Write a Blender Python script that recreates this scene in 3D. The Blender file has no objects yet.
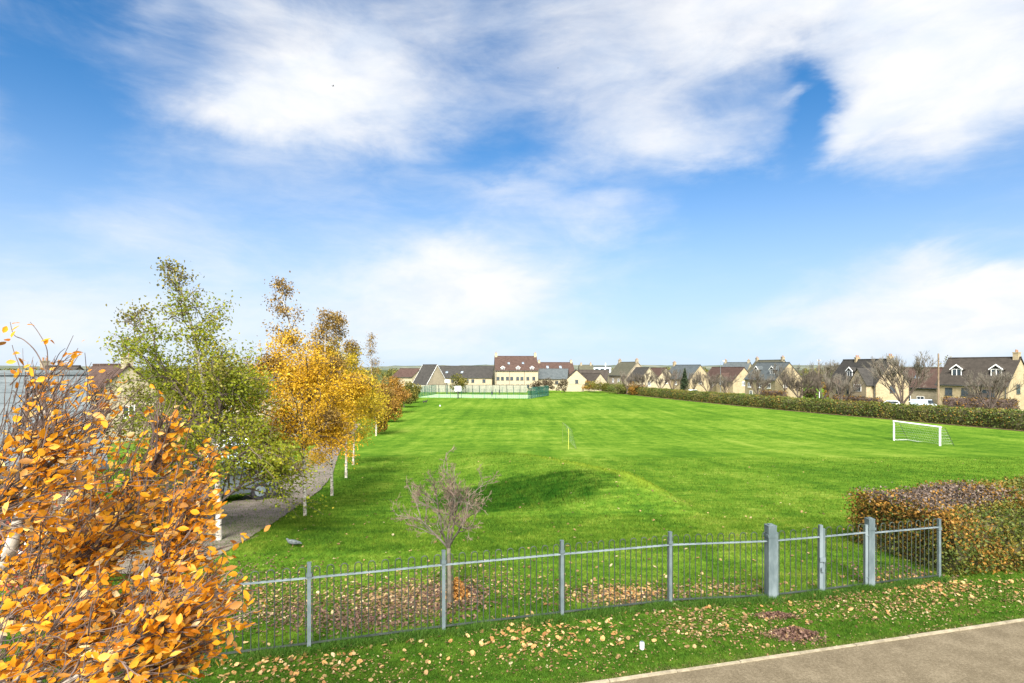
import bpy, bmesh, math, random
import numpy as np
from mathutils import Vector, Matrix
R = math.radians
S = bpy.context.scene
C = S.collection

# ------------------------------------------------------------------ camera
FP, HZ, CAMZ = 569.0, 367.0, 4.2
cd = bpy.data.cameras.new('camera')
cam = bpy.data.objects.new('camera', cd); C.objects.link(cam)
cam.location = (0, 0, CAMZ); cam.rotation_euler = (R(90), 0, 0)
cd.sensor_width = 36; cd.lens = 20.0; cd.shift_y = (HZ-341.5)/1024
cd.clip_start = 0.05; cd.clip_end = 9000
S.camera = cam
# ------------------------------------------------------------------ exposure
S.view_settings.view_transform = 'Standard'; S.view_settings.look = 'None'
S.view_settings.exposure = 1.5; S.view_settings.gamma = 1
S.view_settings.use_curve_mapping = False
S.render.engine = 'CYCLES'
S.cycles.max_bounces = 6; S.cycles.diffuse_bounces = 3; S.cycles.transparent_max_bounces = 4
# ------------------------------------------------------------------ sun
SUN_EL, SUN_AZ = 42.0, 184.0      # azimuth clockwise from +Y (view direction)
sd = bpy.data.lights.new('sun', 'SUN'); sun = bpy.data.objects.new('sun', sd); C.objects.link(sun)
sd.energy = 3.9; sd.angle = R(22); sd.color = (1.0, .95, .87)
sdir = Vector((math.sin(R(SUN_AZ))*math.cos(R(SUN_EL)), math.cos(R(SUN_AZ))*math.cos(R(SUN_EL)), math.sin(R(SUN_EL))))
sun.rotation_euler = sdir.to_track_quat('Z', 'Y').to_euler(); sun.location = (0, 0, 60)
# ------------------------------------------------------------------ node helper
class NT:
    def __init__(s, tree): s.t = tree; s.n = tree.nodes; s.l = tree.links
    def new(s, typ, **kw):
        n = s.n.new(typ)
        for k, v in kw.items(): setattr(n, k, v)
        return n
    def put(s, sock, v):
        if hasattr(v, 'is_output'): s.l.new(v, sock)
        else: sock.default_value = v
    def m(s, op, a, b=0.0, c=0.0, clamp=False):
        n = s.new('ShaderNodeMath', operation=op, use_clamp=clamp)
        for i, v in enumerate((a, b, c)): s.put(n.inputs[i], v)
        return n.outputs[0]
    def mix(s, f, a, b, blend='MIX'):
        n = s.new('ShaderNodeMix', data_type='RGBA', blend_type=blend)
        s.put(n.inputs[0], f)
        for i, v in ((6, a), (7, b)):
            s.put(n.inputs[i], v if hasattr(v, 'is_output') else (*v, 1))
        return n.outputs[2]
    def smooth(s, v, lo, hi):
        n = s.new('ShaderNodeMapRange', interpolation_type='SMOOTHSTEP')
        s.put(n.inputs[0], v); s.put(n.inputs[1], lo); s.put(n.inputs[2], hi)
        return n.outputs[0]
    def noise(s, vec, scale, detail=4, rough=.55, dist=0):
        n = s.new('ShaderNodeTexNoise')
        if vec is not None: s.l.new(vec, n.inputs['Vector'])
        n.inputs['Scale'].default_value = scale; n.inputs['Detail'].default_value = detail
        n.inputs['Roughness'].default_value = rough; n.inputs['Distortion'].default_value = dist
        return n.outputs['Fac']
    def scaled(s, vec, sc, rot=(0, 0, 0)):
        n = s.new('ShaderNodeMapping'); s.l.new(vec, n.inputs[0])
        n.inputs['Rotation'].default_value = rot; n.inputs['Scale'].default_value = sc
        return n.outputs[0]
    def ramp(s, v, stops):
        n = s.new('ShaderNodeValToRGB'); s.put(n.inputs[0], v)
        e = n.color_ramp.elements
        while len(e) < len(stops): e.new(.5)
        for q, (p, c) in zip(e, stops): q.position = p; q.color = (*c, 1)
        return n.outputs[0]
# ------------------------------------------------------------------ world: Nishita sky with clouds
W = bpy.data.worlds.new('World'); S.world = W; W.use_nodes = True
t = NT(W.node_tree); t.n.clear()
geo = t.new('ShaderNodeTexCoord')
vec = geo.outputs['Generated']
sky = t.new('ShaderNodeTexSky', sky_type='NISHITA'); sky.sun_disc = False
sky.sun_elevation = R(SUN_EL); sky.sun_rotation = R(SUN_AZ)
sky.air_density = 1.0; sky.dust_density = .4; sky.ozone_density = 2.2
tint = t.mix(1.0, sky.outputs[0], (.13, .55, .82), 'MULTIPLY')
sep = t.new('ShaderNodeSeparateXYZ'); t.l.new(vec, sep.inputs[0])
az = t.m('ARCTAN2', sep.outputs[0], sep.outputs[1]); el = t.m('ARCSINE', sep.outputs[2])
wv = t.scaled(vec, (1, 1, 2.0))
w1 = t.m('SUBTRACT', t.noise(wv, 3.2, 6, .6, .4), .5); w2 = t.m('SUBTRACT', t.noise(t.scaled(vec, (1.3, 1, 2.3), (.4, .7, .2)), 3.9, 6, .6, .4), .5)
azw = t.m('ADD', az, t.m('MULTIPLY', w1, .24)); elw = t.m('ADD', el, t.m('MULTIPLY', w2, .15))
def pae(px, py):
    x, z = (px-512)/FP, (HZ-py)/FP
    return math.atan(x), math.atan(z/math.hypot(1, x))
blobs = [ # px, py, rx, ry, amp, tilt
    (300, 108, 105, 46, .85, 8), (235, 112, 60, 22, .5, 5), (360, 60, 120, 45, .55, 0), (420, 115, 60, 35, .35, 10),
    (600, 0, 240, 60, .50, 0), (850, -5, 240, 40, .8, 0), (680, 140, 105, 30, .62, -5), (610, 105, 90, 40, .4, 0),
    (920, 85, 110, 62, 1.0, 0), (1010, 60, 120, 80, .6, 0), (850, 140, 40, 22, .55, 20),
    (460, 285, 115, 44, 1.05, 5), (400, 330, 180, 45, .30, 0), (990, 300, 130, 40, 1.7, -16), (880, 335, 100, 26, .8, -8),
    (60, 335, 230, 55, .62, 0), (600, 345, 260, 30, .15, 0), (215, 5, 60, 20, .45, 0), (140, 15, 30, 20, .3, 0), (795, 96, 18, 8, .45, 0),
    (640, 300, 90, 50, -.15, 0), (560, 205, 90, 20, .25, -10), (180, 250, 160, 28, .28, -14), (-80, 60, 90, 90, .5, 0),
    (50, 110, 90, 80, -.34, 0), (20, 190, 90, 30, -.3, 0), (760, 205, 130, 40, -.6, 0), (812, 112, 24, 40, -.8, 0), (500, 140, 60, 30, -.25, 0), (480, 60, 70, 25, -.22, 0),
    (640, 215, 80, 25, .3, 0), (540, 175, 70, 22, .35, 8), (330, 215, 200, 40, .22, -6), (120, 200, 120, 40, .15, -20), (940, 215, 100, 40, -.2, 0)]
dens = None
for px, py, rx, ry, amp, tilt in blobs:
    a0, e0 = pae(px, py); k = 1/(FP*(1+((px-512)/FP)**2)); ke = 1/(FP*math.sqrt(1+((px-512)/FP)**2))
    da, de = t.m('SUBTRACT', azw, a0), t.m('SUBTRACT', elw, e0)
    if tilt:
        ct, st = math.cos(R(-tilt)), math.sin(R(-tilt))
        da, de = t.m('MULTIPLY_ADD', da, ct, t.m('MULTIPLY', de, -st)), t.m('MULTIPLY_ADD', da, st, t.m('MULTIPLY', de, ct))
    q = t.m('ADD', t.m('POWER', t.m('ABSOLUTE', t.m('DIVIDE', da, rx*k)), 2), t.m('POWER', t.m('ABSOLUTE', t.m('DIVIDE', de, ry*ke)), 2))
    g = t.m('MULTIPLY', t.m('EXPONENT', t.m('MULTIPLY', q, -1)), amp)
    dens = g if dens is None else t.m('ADD', dens, g)
# clouds behind the camera and overhead, so the sky is broken cloud all round; thickened there for fill light
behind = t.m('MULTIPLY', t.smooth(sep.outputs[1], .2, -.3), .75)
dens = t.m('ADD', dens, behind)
fine = t.m('SUBTRACT', t.noise(t.scaled(vec, (1, 1, 2.6), (.15, -.25, 0)), 5.4, 9, .60, .6), .5)
wisp = t.m('SUBTRACT', t.noise(t.scaled(vec, (2.2, 1, 9.0), (.0, -.35, 0)), 4.2, 9, .66, .5), .5)
dens = t.m('ADD', dens, t.m('ADD', t.m('MULTIPLY', fine, .78), t.m('MULTIPLY', wisp, .34)))
mask = t.smooth(dens, -.16, 1.16)
eh = t.m('DIVIDE', t.m('MAXIMUM', el, 0), .25)
haze = t.m('MULTIPLY', t.m('EXPONENT', t.m('MULTIPLY', t.m('MULTIPLY', eh, eh), -1)), .82)
base = t.mix(haze, tint, (3.8, 4.22, 5.2))
shade = t.noise(t.scaled(vec, (1, 1, 2.2)), 7.5, 6, .6, .3)
cloudc = t.mix(t.smooth(shade, .3, .62), (4.25, 4.55, 5.0), (4.95, 4.98, 5.05))
skyc = t.mix(mask, base, cloudc)
# added fill: unseen cloud around the sun, behind the camera, brightened to lift shadows
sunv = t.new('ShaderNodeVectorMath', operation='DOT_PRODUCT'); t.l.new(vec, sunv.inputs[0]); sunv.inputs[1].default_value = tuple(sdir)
fill_glow = t.m('MULTIPLY', t.smooth(sunv.outputs['Value'], .15, .95), mask)
skyc = t.mix(fill_glow, skyc, (25.0, 24.4, 23.4))
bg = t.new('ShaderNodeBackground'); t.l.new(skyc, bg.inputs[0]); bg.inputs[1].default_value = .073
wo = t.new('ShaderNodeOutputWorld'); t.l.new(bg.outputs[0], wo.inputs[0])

# ------------------------------------------------------------------ terrain function
_ys = np.array([-200, 13.8, 20, 30, 45, 60, 110, 200, 400, 9000], float)
_zs = np.array([0, 0, -.6, -1.4, -2.75, -3.6, -4.0, -4.5, -4.6, -4.6], float)
def T(x, y):
    x = np.asarray(x, float); y = np.asarray(y, float)
    z = sum(np.interp(y*f, _ys, _zs) for f in (.88, .94, 1, 1.06, 1.12))/5
    c = np.interp(y, [16, 19, 21, 33, 60], [5.2, 4.9, 4.5, 1.3, -5.5])
    h = np.interp(y, [15.5, 17, 19.5, 21.5, 33, 52], [0, .12, .66, .92, .74, 0])
    d = x-c
    z = z + h*np.where(d > 0, np.exp(-(np.maximum(d, 0)/.85)**2), np.exp(-(np.maximum(-d, 0)/4.6)**2.4))
    return z
def TT(x, y): return float(T(x, y))
def G(px, py):
    "ground point along the view ray through a pixel of the photograph"
    a, b = (px-512)/FP, (py-HZ)/FP
    y = 6.0
    while y < 900 and CAMZ-b*y > TT(a*y, y): y *= 1.004
    return Vector((a*y, y, TT(a*y, y)))
def P(px, py, y): return Vector(((px-512)/FP*y, y, CAMZ-(py-HZ)/FP*y))
def X(px, y): return (px-512)/FP*y

# ------------------------------------------------------------------ object helpers
def link(name, me, mats, parent=None):
    o = bpy.data.objects.new(name, me); C.objects.link(o)
    for m in (mats if isinstance(mats, (list, tuple)) else [mats]): me.materials.append(m)
    if parent is not None: o.parent = parent
    return o
def thing(name, label, cat, loc=(0, 0, 0), rz=0, group=None):
    o = bpy.data.objects.new(name, None); C.objects.link(o); o.empty_display_size = .2
    o.location = loc; o.rotation_euler = (0, 0, rz)
    return tag(o, label, cat, group)
def tag(o, label=None, cat=None, group=None, kind=None):
    if label: o['label'] = label
    if cat: o['category'] = cat
    if group: o['group'] = group
    if kind: o['kind'] = kind
    return o
def copy_tree(o, parent=None):
    c = o.copy(); C.objects.link(c)
    if parent is not None: c.parent = parent
    for ch in list(o.children): copy_tree(ch, c)
    return c
def fast_mesh(name, V, faces_n, idx, mi=None, smooth=False):
    "V (n,3); every face has faces_n corners; idx flat"
    me = bpy.data.meshes.new(name)
    V = np.asarray(V, np.float32); idx = np.asarray(idx, np.int32).ravel(); nf = len(idx)//faces_n
    me.vertices.add(len(V)); me.vertices.foreach_set('co', V.ravel())
    me.loops.add(len(idx)); me.loops.foreach_set('vertex_index', idx)
    me.polygons.add(nf)
    me.polygons.foreach_set('loop_start', np.arange(0, nf*faces_n, faces_n, dtype=np.int32))
    if mi is not None: me.polygons.foreach_set('material_index', np.asarray(mi, np.int32))
    me.update(calc_edges=True); me.validate()
    if smooth: me.polygons.foreach_set('use_smooth', np.ones(nf, bool))
    return me
class MB:
    def __init__(s): s.v = []; s.f = []; s.mi = []
    def add(s, vs, fs, mi=0):
        b = len(s.v); s.v += [tuple(v) for v in vs]; s.f += [tuple(i+b for i in f) for f in fs]; s.mi += [mi]*len(fs)
        return s
    def box(s, x0, x1, y0, y1, z0, z1, mi=0):
        return s.add([(x0,y0,z0),(x1,y0,z0),(x1,y1,z0),(x0,y1,z0),(x0,y0,z1),(x1,y0,z1),(x1,y1,z1),(x0,y1,z1)],
              [(0,3,2,1),(4,5,6,7),(0,1,5,4),(1,2,6,5),(2,3,7,6),(3,0,4,7)], mi)
    def tube(s, pts, rad, k=6, mi=0, cap=True):
        pts = [Vector(p) for p in pts]; n = len(pts)
        if not hasattr(rad, '__len__'): rad = [rad]*n
        vs = []; up = None
        for i, p in enumerate(pts):
            d = (pts[min(i+1, n-1)]-pts[max(i-1, 0)]).normalized()
            if up is None: up = Vector((0, 0, 1)) if abs(d.z) < .9 else Vector((1, 0, 0))
            a = d.cross(up)
            if a.length < 1e-4: a = d.orthogonal()
            a.normalize(); b = d.cross(a); up = a.cross(d)
            for j in range(k):
                an = 2*math.pi*j/k
                vs.append(p+(a*math.cos(an)+b*math.sin(an))*rad[i])
        fs = [(i*k+j, i*k+(j+1) % k, (i+1)*k+(j+1) % k, (i+1)*k+j) for i in range(n-1) for j in range(k)]
        if cap: fs += [tuple(range(k)), tuple(reversed(range((n-1)*k, n*k)))]
        return s.add(vs, fs, mi)
    def prism(s, poly, x0, x1, axis='x', mi=0):
        "extrude a closed (a,b) outline between x0 and x1 along axis"
        def m(a, b, c): return {'x': (c, a, b), 'y': (a, c, b), 'z': (a, b, c)}[axis]
        n = len(poly)
        vs = [m(a, b, x0) for a, b in poly]+[m(a, b, x1) for a, b in poly]
        fs = [(i, (i+1) % n, n+(i+1) % n, n+i) for i in range(n)]+[tuple(reversed(range(n))), tuple(range(n, 2*n))]
        return s.add(vs, fs, mi)
    def build(s, name, mats, parent=None, smooth=False, loc=None):
        me = bpy.data.meshes.new(name); me.from_pydata(s.v, [], s.f); me.update()
        bm = bmesh.new(); bm.from_mesh(me); bmesh.ops.recalc_face_normals(bm, faces=bm.faces); bm.to_mesh(me); bm.free()
        if len(set(s.mi)) > 1: me.polygons.foreach_set('material_index', s.mi)
        if smooth: me.polygons.foreach_set('use_smooth', [True]*len(me.polygons))
        o = link(name, me, mats, parent)
        if loc is not None: o.location = loc
        return o

# ------------------------------------------------------------------ materials
def mat(name, fn=None, col=(.5, .5, .5), rough=.7, metal=0, spec=.3):
    m = bpy.data.materials.new(name); m.use_nodes = True
    n = NT(m.node_tree); b = m.node_tree.nodes['Principled BSDF']
    b.inputs['Base Color'].default_value = (*col, 1); b.inputs['Roughness'].default_value = rough
    b.inputs['Metallic'].default_value = metal; b.inputs['Specular IOR Level'].default_value = spec
    if fn: fn(n, b)
    return m
def varied(name, col, col2, scale, rough=.75, metal=0, bump=0.0, detail=5, stretch=(1, 1, 1), spec=.3):
    def f(n, b):
        g = n.new('ShaderNodeTexCoord').outputs['Object']
        v = n.noise(n.scaled(g, stretch), scale, detail, .62)
        n.l.new(n.mix(n.smooth(v, .32, .68), col, col2), b.inputs['Base Color'])
        if bump:
            bp = n.new('ShaderNodeBump'); bp.inputs['Strength'].default_value = bump; bp.inputs['Distance'].default_value = .03
            n.l.new(v, bp.inputs['Height']); n.l.new(bp.outputs[0], b.inputs['Normal'])
    return mat(name, f, rough=rough, metal=metal, spec=spec)
def leafmat(name, stops, trans=.35, rough=.55, patch=None, pw=.45):
    def f(n, b):
        rnd = n.new('ShaderNodeNewGeometry')
        v = rnd.outputs['Random Per Island']
        if patch:
            nz = n.noise(rnd.outputs['Position'], patch, 3)
            v = n.m('ADD', n.m('MULTIPLY', v, 1-pw), n.m('MULTIPLY', n.smooth(nz, .3, .7), pw))
        c = n.ramp(v, stops)
        n.l.new(c, b.inputs['Base Color']); b.inputs['Roughness'].default_value = rough
        tr = n.new('ShaderNodeBsdfTranslucent'); n.l.new(c, tr.inputs[0])
        mx = n.new('ShaderNodeMixShader'); mx.inputs[0].default_value = trans
        n.l.new(b.outputs[0], mx.inputs[1]); n.l.new(tr.outputs[0], mx.inputs[2])
        out = [q for q in n.n if q.type == 'OUTPUT_MATERIAL'][0]
        n.l.new(mx.outputs[0], out.inputs[0])
    return mat(name, f, spec=.2)
def grass_colour(n):
    pos = n.new('ShaderNodeNewGeometry').outputs['Position']
    sp = n.new('ShaderNodeSeparateXYZ'); n.l.new(pos, sp.inputs[0])
    big = n.noise(pos, .055, 4, .6); mid = n.noise(pos, .55, 5, .65)
    streak = n.noise(n.scaled(pos, (.25, 1.0, 1), (0, 0, R(20))), .36, 6, .68)
    streak2 = n.noise(n.scaled(pos, (1.0, .05, 1), (0, 0, R(-15))), .55, 4, .62)
    fine = n.noise(pos, 5.0, 5, .7)
    v = n.m('ADD', n.m('ADD', n.m('MULTIPLY', big, .30), n.m('MULTIPLY', mid, .25)), n.m('ADD', n.m('MULTIPLY', streak, .18), n.m('MULTIPLY', streak2, .27)))
    clump = n.noise(n.scaled(pos, (.7, 1.6, 1)), 1.7, 4, .7)
    v = n.m('ADD', v, n.m('ADD', n.m('MULTIPLY', n.m('SUBTRACT', fine, .5), .30), n.m('MULTIPLY', n.m('SUBTRACT', clump, .5), .42)))
    c = n.ramp(n.smooth(v, .33, .67), [(0, (.030, .076, .009)), (.3, (.052, .115, .011)), (.65, (.088, .158, .016)), (1, (.155, .212, .034))])
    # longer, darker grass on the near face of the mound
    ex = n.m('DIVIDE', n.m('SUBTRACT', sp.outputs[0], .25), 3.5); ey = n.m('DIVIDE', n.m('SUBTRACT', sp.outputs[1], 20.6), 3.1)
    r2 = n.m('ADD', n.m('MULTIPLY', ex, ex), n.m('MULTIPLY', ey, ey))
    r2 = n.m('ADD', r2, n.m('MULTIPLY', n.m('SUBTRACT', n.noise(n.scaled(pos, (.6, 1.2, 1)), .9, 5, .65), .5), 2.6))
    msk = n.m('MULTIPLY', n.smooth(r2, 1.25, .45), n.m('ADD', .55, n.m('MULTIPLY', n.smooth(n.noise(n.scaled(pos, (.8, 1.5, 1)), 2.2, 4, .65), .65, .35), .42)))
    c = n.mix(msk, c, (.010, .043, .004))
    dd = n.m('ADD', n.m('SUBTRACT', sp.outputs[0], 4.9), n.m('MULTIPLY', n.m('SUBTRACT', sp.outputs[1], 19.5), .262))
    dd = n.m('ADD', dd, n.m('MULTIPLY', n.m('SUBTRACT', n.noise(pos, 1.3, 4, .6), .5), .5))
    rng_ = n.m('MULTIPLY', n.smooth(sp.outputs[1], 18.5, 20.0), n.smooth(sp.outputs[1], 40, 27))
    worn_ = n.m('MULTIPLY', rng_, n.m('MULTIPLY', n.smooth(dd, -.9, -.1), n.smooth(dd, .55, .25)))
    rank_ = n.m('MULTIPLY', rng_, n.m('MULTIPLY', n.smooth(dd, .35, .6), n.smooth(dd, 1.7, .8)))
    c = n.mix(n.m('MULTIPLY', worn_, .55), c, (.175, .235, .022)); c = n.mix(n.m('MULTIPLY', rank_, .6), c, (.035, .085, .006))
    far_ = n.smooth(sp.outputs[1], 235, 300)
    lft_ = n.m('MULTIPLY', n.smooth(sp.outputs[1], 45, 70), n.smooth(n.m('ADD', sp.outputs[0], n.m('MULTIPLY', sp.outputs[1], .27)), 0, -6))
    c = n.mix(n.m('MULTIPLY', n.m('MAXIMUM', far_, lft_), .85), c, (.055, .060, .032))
    # moss and mown verge on the near side of the fence: a deeper green
    near = n.smooth(n.m('SUBTRACT', sp.outputs[1], n.m('MULTIPLY', sp.outputs[0], .23)), 9.8, 9.0)
    c = n.mix(n.m('MULTIPLY', near, .8), c, n.ramp(n.smooth(fine, .3, .7), [(0, (.020, .062, .007)), (1, (.062, .125, .014))]))
    # worn brown earth beside the path edge
    return c, pos, sp, fine
def f_ground(n, b):
    c, pos, sp, fine = grass_colour(n)
    line = n.m('SUBTRACT', n.m('SUBTRACT', sp.outputs[1], 7.23), n.m('MULTIPLY', sp.outputs[0], .255))
    worn = n.m('MULTIPLY', n.smooth(n.m('ADD', line, n.m('MULTIPLY', n.m('SUBTRACT', fine, .5), .5)), .30, .02), .75)
    c = n.mix(worn, c, (.13, .105, .045))
    n.l.new(c, b.inputs['Base Color'])
    bp = n.new('ShaderNodeBump'); bp.inputs['Strength'].default_value = .7; bp.inputs['Distance'].default_value = .06
    n.l.new(n.noise(pos, 9, 6, .7), bp.inputs['Height']); n.l.new(bp.outputs[0], b.inputs['Normal'])
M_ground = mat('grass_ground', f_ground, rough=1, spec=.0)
def f_blade(n, b):
    c, pos, sp, fine = grass_colour(n)
    rnd = n.new('ShaderNodeNewGeometry').outputs['Random Per Island']
    k = n.ramp(rnd, [(0, (.75, .78, .6)), (.5, (1.15, 1.12, 1)), (.9, (1.5, 1.3, 1.2)), (1, (2.1, 1.5, 1.5))])
    c = n.mix(1.0, c, k, 'MULTIPLY')
    n.l.new(c, b.inputs['Base Color'])
    tr = n.new('ShaderNodeBsdfTranslucent'); n.l.new(c, tr.inputs[0])
    mx = n.new('ShaderNodeMixShader'); mx.inputs[0].default_value = .45
    n.l.new(b.outputs[0], mx.inputs[1]); n.l.new(tr.outputs[0], mx.inputs[2])
    n.l.new(mx.outputs[0], [q for q in n.n if q.type == 'OUTPUT_MATERIAL'][0].inputs[0])
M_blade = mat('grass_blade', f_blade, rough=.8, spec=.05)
def f_path(n, b):
    g = n.new('ShaderNodeNewGeometry').outputs['Position']
    a = n.noise(g, 2.5, 5, .6); c = n.noise(g, 28, 5, .8); s = n.noise(n.scaled(g, (1, 1, 1)), 150, 2, .6)
    v = n.m('ADD', n.m('MULTIPLY', a, .22), n.m('ADD', n.m('MULTIPLY', c, .40), n.m('MULTIPLY', s, .38)))
    n.l.new(n.ramp(n.smooth(v, .36, .64), [(0, (.066, .052, .031)), (.5, (.108, .087, .054)), (1, (.175, .145, .098))]), b.inputs['Base Color'])
    bp = n.new('ShaderNodeBump'); bp.inputs['Strength'].default_value = .6; bp.inputs['Distance'].default_value = .01
    n.l.new(c, bp.inputs['Height']); n.l.new(bp.outputs[0], b.inputs['Normal'])
M_path = mat('gritty_asphalt', f_path, rough=.9, spec=.2)
M_foot = varied('worn_footpath', (.105, .085, .072), (.175, .145, .125), 1.6, .9, bump=.2)
M_road = varied('road_asphalt', (.06, .06, .06), (.09, .09, .09), .8, .9)
M_edge = varied('pale_concrete', (.17, .145, .10), (.27, .235, .165), 7, .9, bump=.3)
M_galv = varied('galvanised_steel', (.11, .14, .152), (.19, .23, .245), 5, .55, .25, stretch=(1, 1, .3))
M_post = varied('weathered_galvanised_post', (.065, .090, .096), (.15, .185, .195), 3.5, .6, .2, stretch=(1, 1, .35), bump=.2)
M_bar = varied('dark_green_bar', (.022, .031, .025), (.042, .052, .043), 6, .5, .1)
M_bark = varied('brown_bark', (.06, .045, .035), (.13, .10, .08), 14, .9, bump=.6)
M_twig = varied('grey_twig', (.13, .11, .09), (.26, .225, .19), 9, .9)
M_gtwig = varied('grey_brown_twig', (.072, .064, .050), (.145, .130, .102), 9, .9)
M_saptwig = varied('sapling_twig', (.085, .058, .042), (.17, .125, .095), 9, .9)
M_redtwig = varied('reddish_twig', (.056, .045, .034), (.110, .092, .070), 9, .9)
M_dkt = varied('dark_twig', (.045, .030, .026), (.12, .085, .07), 9, .9)
def f_birch(n, b):
    g = n.new('ShaderNodeTexCoord').outputs['Object']
    v = n.noise(n.scaled(g, (5, 5, 22)), 1, 4, .6); w = n.noise(g, 6, 3)
    c = n.mix(n.smooth(w, .3, .7), (.30, .27, .22), (.50, .47, .41))
    n.l.new(n.mix(n.smooth(v, .53, .60), c, (.035, .03, .028)), b.inputs['Base Color'])
M_birch = mat('white_birch_bark', f_birch, rough=.8)
def f_stone(n, b, c1=(.205, .160, .092), c2=(.30, .240, .145), mort=(.27, .23, .16)):
    g = n.new('ShaderNodeTexCoord').outputs['Object']
    br = n.new('ShaderNodeTexBrick'); 
    sx = n.new('ShaderNodeSeparateXYZ'); n.l.new(g, sx.inputs[0])
    cb = n.new('ShaderNodeCombineXYZ'); n.l.new(n.m('ADD', sx.outputs[0], sx.outputs[1]), cb.inputs[0]); n.l.new(sx.outputs[2], cb.inputs[1])
    n.l.new(cb.outputs[0], br.inputs['Vector']); br.inputs['Scale'].default_value = 1.6
    br.inputs['Color1'].default_value = (*c1, 1); br.inputs['Color2'].default_value = (*c2, 1); br.inputs['Mortar'].default_value = (*mort, 1)
    br.inputs['Mortar Size'].default_value = .012
    v = n.noise(g, .5, 5, .65)
    c = n.mix(n.smooth(v, .3, .75), br.outputs[0], n.mix(.45, br.outputs[0], (.34, .29, .20)))
    n.l.new(c, b.inputs['Base Color'])
M_stone = mat('honey_stone', f_stone, rough=.9, spec=.15)
M_stone2 = mat('pale_stone', lambda n, b: f_stone(n, b, (.25, .215, .14), (.34, .295, .20), (.30, .27, .19)), rough=.9, spec=.15)
M_stone3 = mat('grey_stone', lambda n, b: f_stone(n, b, (.17, .145, .10), (.25, .215, .155), (.23, .2, .15)), rough=.9, spec=.15)
def roofmat(name, c1, c2):
    def f(n, b):
        g = n.new('ShaderNodeTexCoord').outputs['Object']
        sx = n.new('ShaderNodeSeparateXYZ'); n.l.new(g, sx.inputs[0])
        row = n.m('FRACT', n.m('MULTIPLY', sx.outputs[2], 4.6))
        v = n.noise(n.scaled(g, (1, 1, 1.6)), 1.1, 5, .68); f2 = n.noise(n.scaled(g, (1, 1, 3)), 7, 3, .6)
        c = n.mix(n.smooth(n.m('ADD', n.m('MULTIPLY', v, .6), n.m('MULTIPLY', f2, .4)), .34, .66), c1, c2)
        c = n.mix(n.m('MULTIPLY', n.smooth(row, .16, .0), .55), c, tuple(q*.35 for q in c1))
        n.l.new(c, b.inputs['Base Color'])
        bp = n.new('ShaderNodeBump'); bp.inputs['Strength'].default_value = .6; bp.inputs['Distance'].default_value = .04
        n.l.new(row, bp.inputs['Height']); n.l.new(bp.outputs[0], b.inputs['Normal'])
    return mat(name, f, rough=.85, spec=.12)
M_rbrown = roofmat('brown_roof_tiles', (.030, .026, .022), (.056, .048, .040))
M_rred = roofmat('red_brown_roof_tiles', (.042, .026, .021), (.074, .048, .039))
M_rdark = roofmat('dark_roof_tiles', (.026, .025, .023), (.047, .044, .040))
M_rslate = roofmat('blue_grey_slate', (.046, .056, .060), (.080, .092, .095))
M_rslate2 = roofmat('pale_grey_slate', (.075, .092, .10), (.125, .145, .152))
M_rolive = roofmat('olive_roof_tiles', (.050, .050, .034), (.085, .083, .06))
M_white = varied('white_paint', (.70, .70, .68), (.82, .82, .80), 5, .5)
M_white2 = varied('white_board', (.74, .76, .78), (.80, .82, .84), 2, .5)
M_dkframe = varied('dark_frame', (.03, .035, .04), (.06, .065, .07), 4, .5)
M_glass = varied('window_glass', (.018, .026, .034), (.05, .065, .08), .7, .12, spec=.6)
M_pane2 = varied('pale_window_glass', (.10, .13, .16), (.22, .26, .30), .7, .15, spec=.6)
M_pot = varied('chimney_pot', (.20, .11, .07), (.28, .16, .10), 6, .9)
M_teal = varied('green_powder_coat', (.006, .045, .034), (.010, .070, .052), 3, .5)
M_tealw = varied('green_wire_mesh', (.008, .060, .045), (.014, .085, .062), 3, .6)
M_court = varied('pale_green_court', (.20, .32, .15), (.26, .38, .20), .5, .9)
M_black = varied('black_rubber', (.012, .012, .013), (.03, .03, .032), 9, .7)
M_wood = varied('weathered_pole_wood', (.12, .085, .055), (.22, .165, .11), 6, .9, stretch=(1, 1, .2))
M_hcore = varied('hedge_stems', (.035, .035, .016), (.075, .065, .03), 3, .95)
M_fencewood = varied('pale_timber_boards', (.19, .19, .145), (.26, .26, .20), 2.0, .9, stretch=(3, 3, .4))
M_net = varied('pale_net_cord', (.30, .34, .28), (.42, .45, .38), 8, .9)
M_ltnet = varied('white_net_cord', (.55, .58, .55), (.68, .70, .66), 8, .9)
M_yellow = varied('yellow_paint', (.36, .36, .06), (.42, .42, .08), 5, .5)
L_orange = leafmat('orange_leaf', [(0, (.34, .11, .010)), (.2, (.56, .205, .012)), (.5, (.72, .295, .016)), (.8, (.76, .37, .025)), (.95, (.74, .49, .14)), (1, (.70, .56, .32))], .52, .45)
L_dkorange = leafmat('brown_orange_leaf', [(0, (.18, .08, .020)), (.6, (.36, .165, .035)), (1, (.48, .26, .07))], .3, .5)
L_green = leafmat('birch_green_leaf', [(0, (.10, .135, .010)), (.4, (.19, .23, .016)), (.75, (.29, .30, .022)), (1, (.46, .36, .04))], .55, .5, patch=.75)
L_olive = leafmat('birch_olive_leaf', [(0, (.08, .08, .016)), (.6, (.16, .15, .026)), (1, (.24, .20, .04))], .3, .5)
L_yellow = leafmat('birch_yellow_leaf', [(0, (.34, .19, .012)), (.35, (.54, .32, .018)), (.7, (.68, .43, .026)), (1, (.72, .54, .09))], .5, .5, patch=.8)
L_yelgreen = leafmat('birch_yellow_green_leaf', [(0, (.22, .18, .014)), (.4, (.40, .31, .022)), (.8, (.58, .41, .028)), (1, (.66, .50, .06))], .5, .5, patch=.8)
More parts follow.
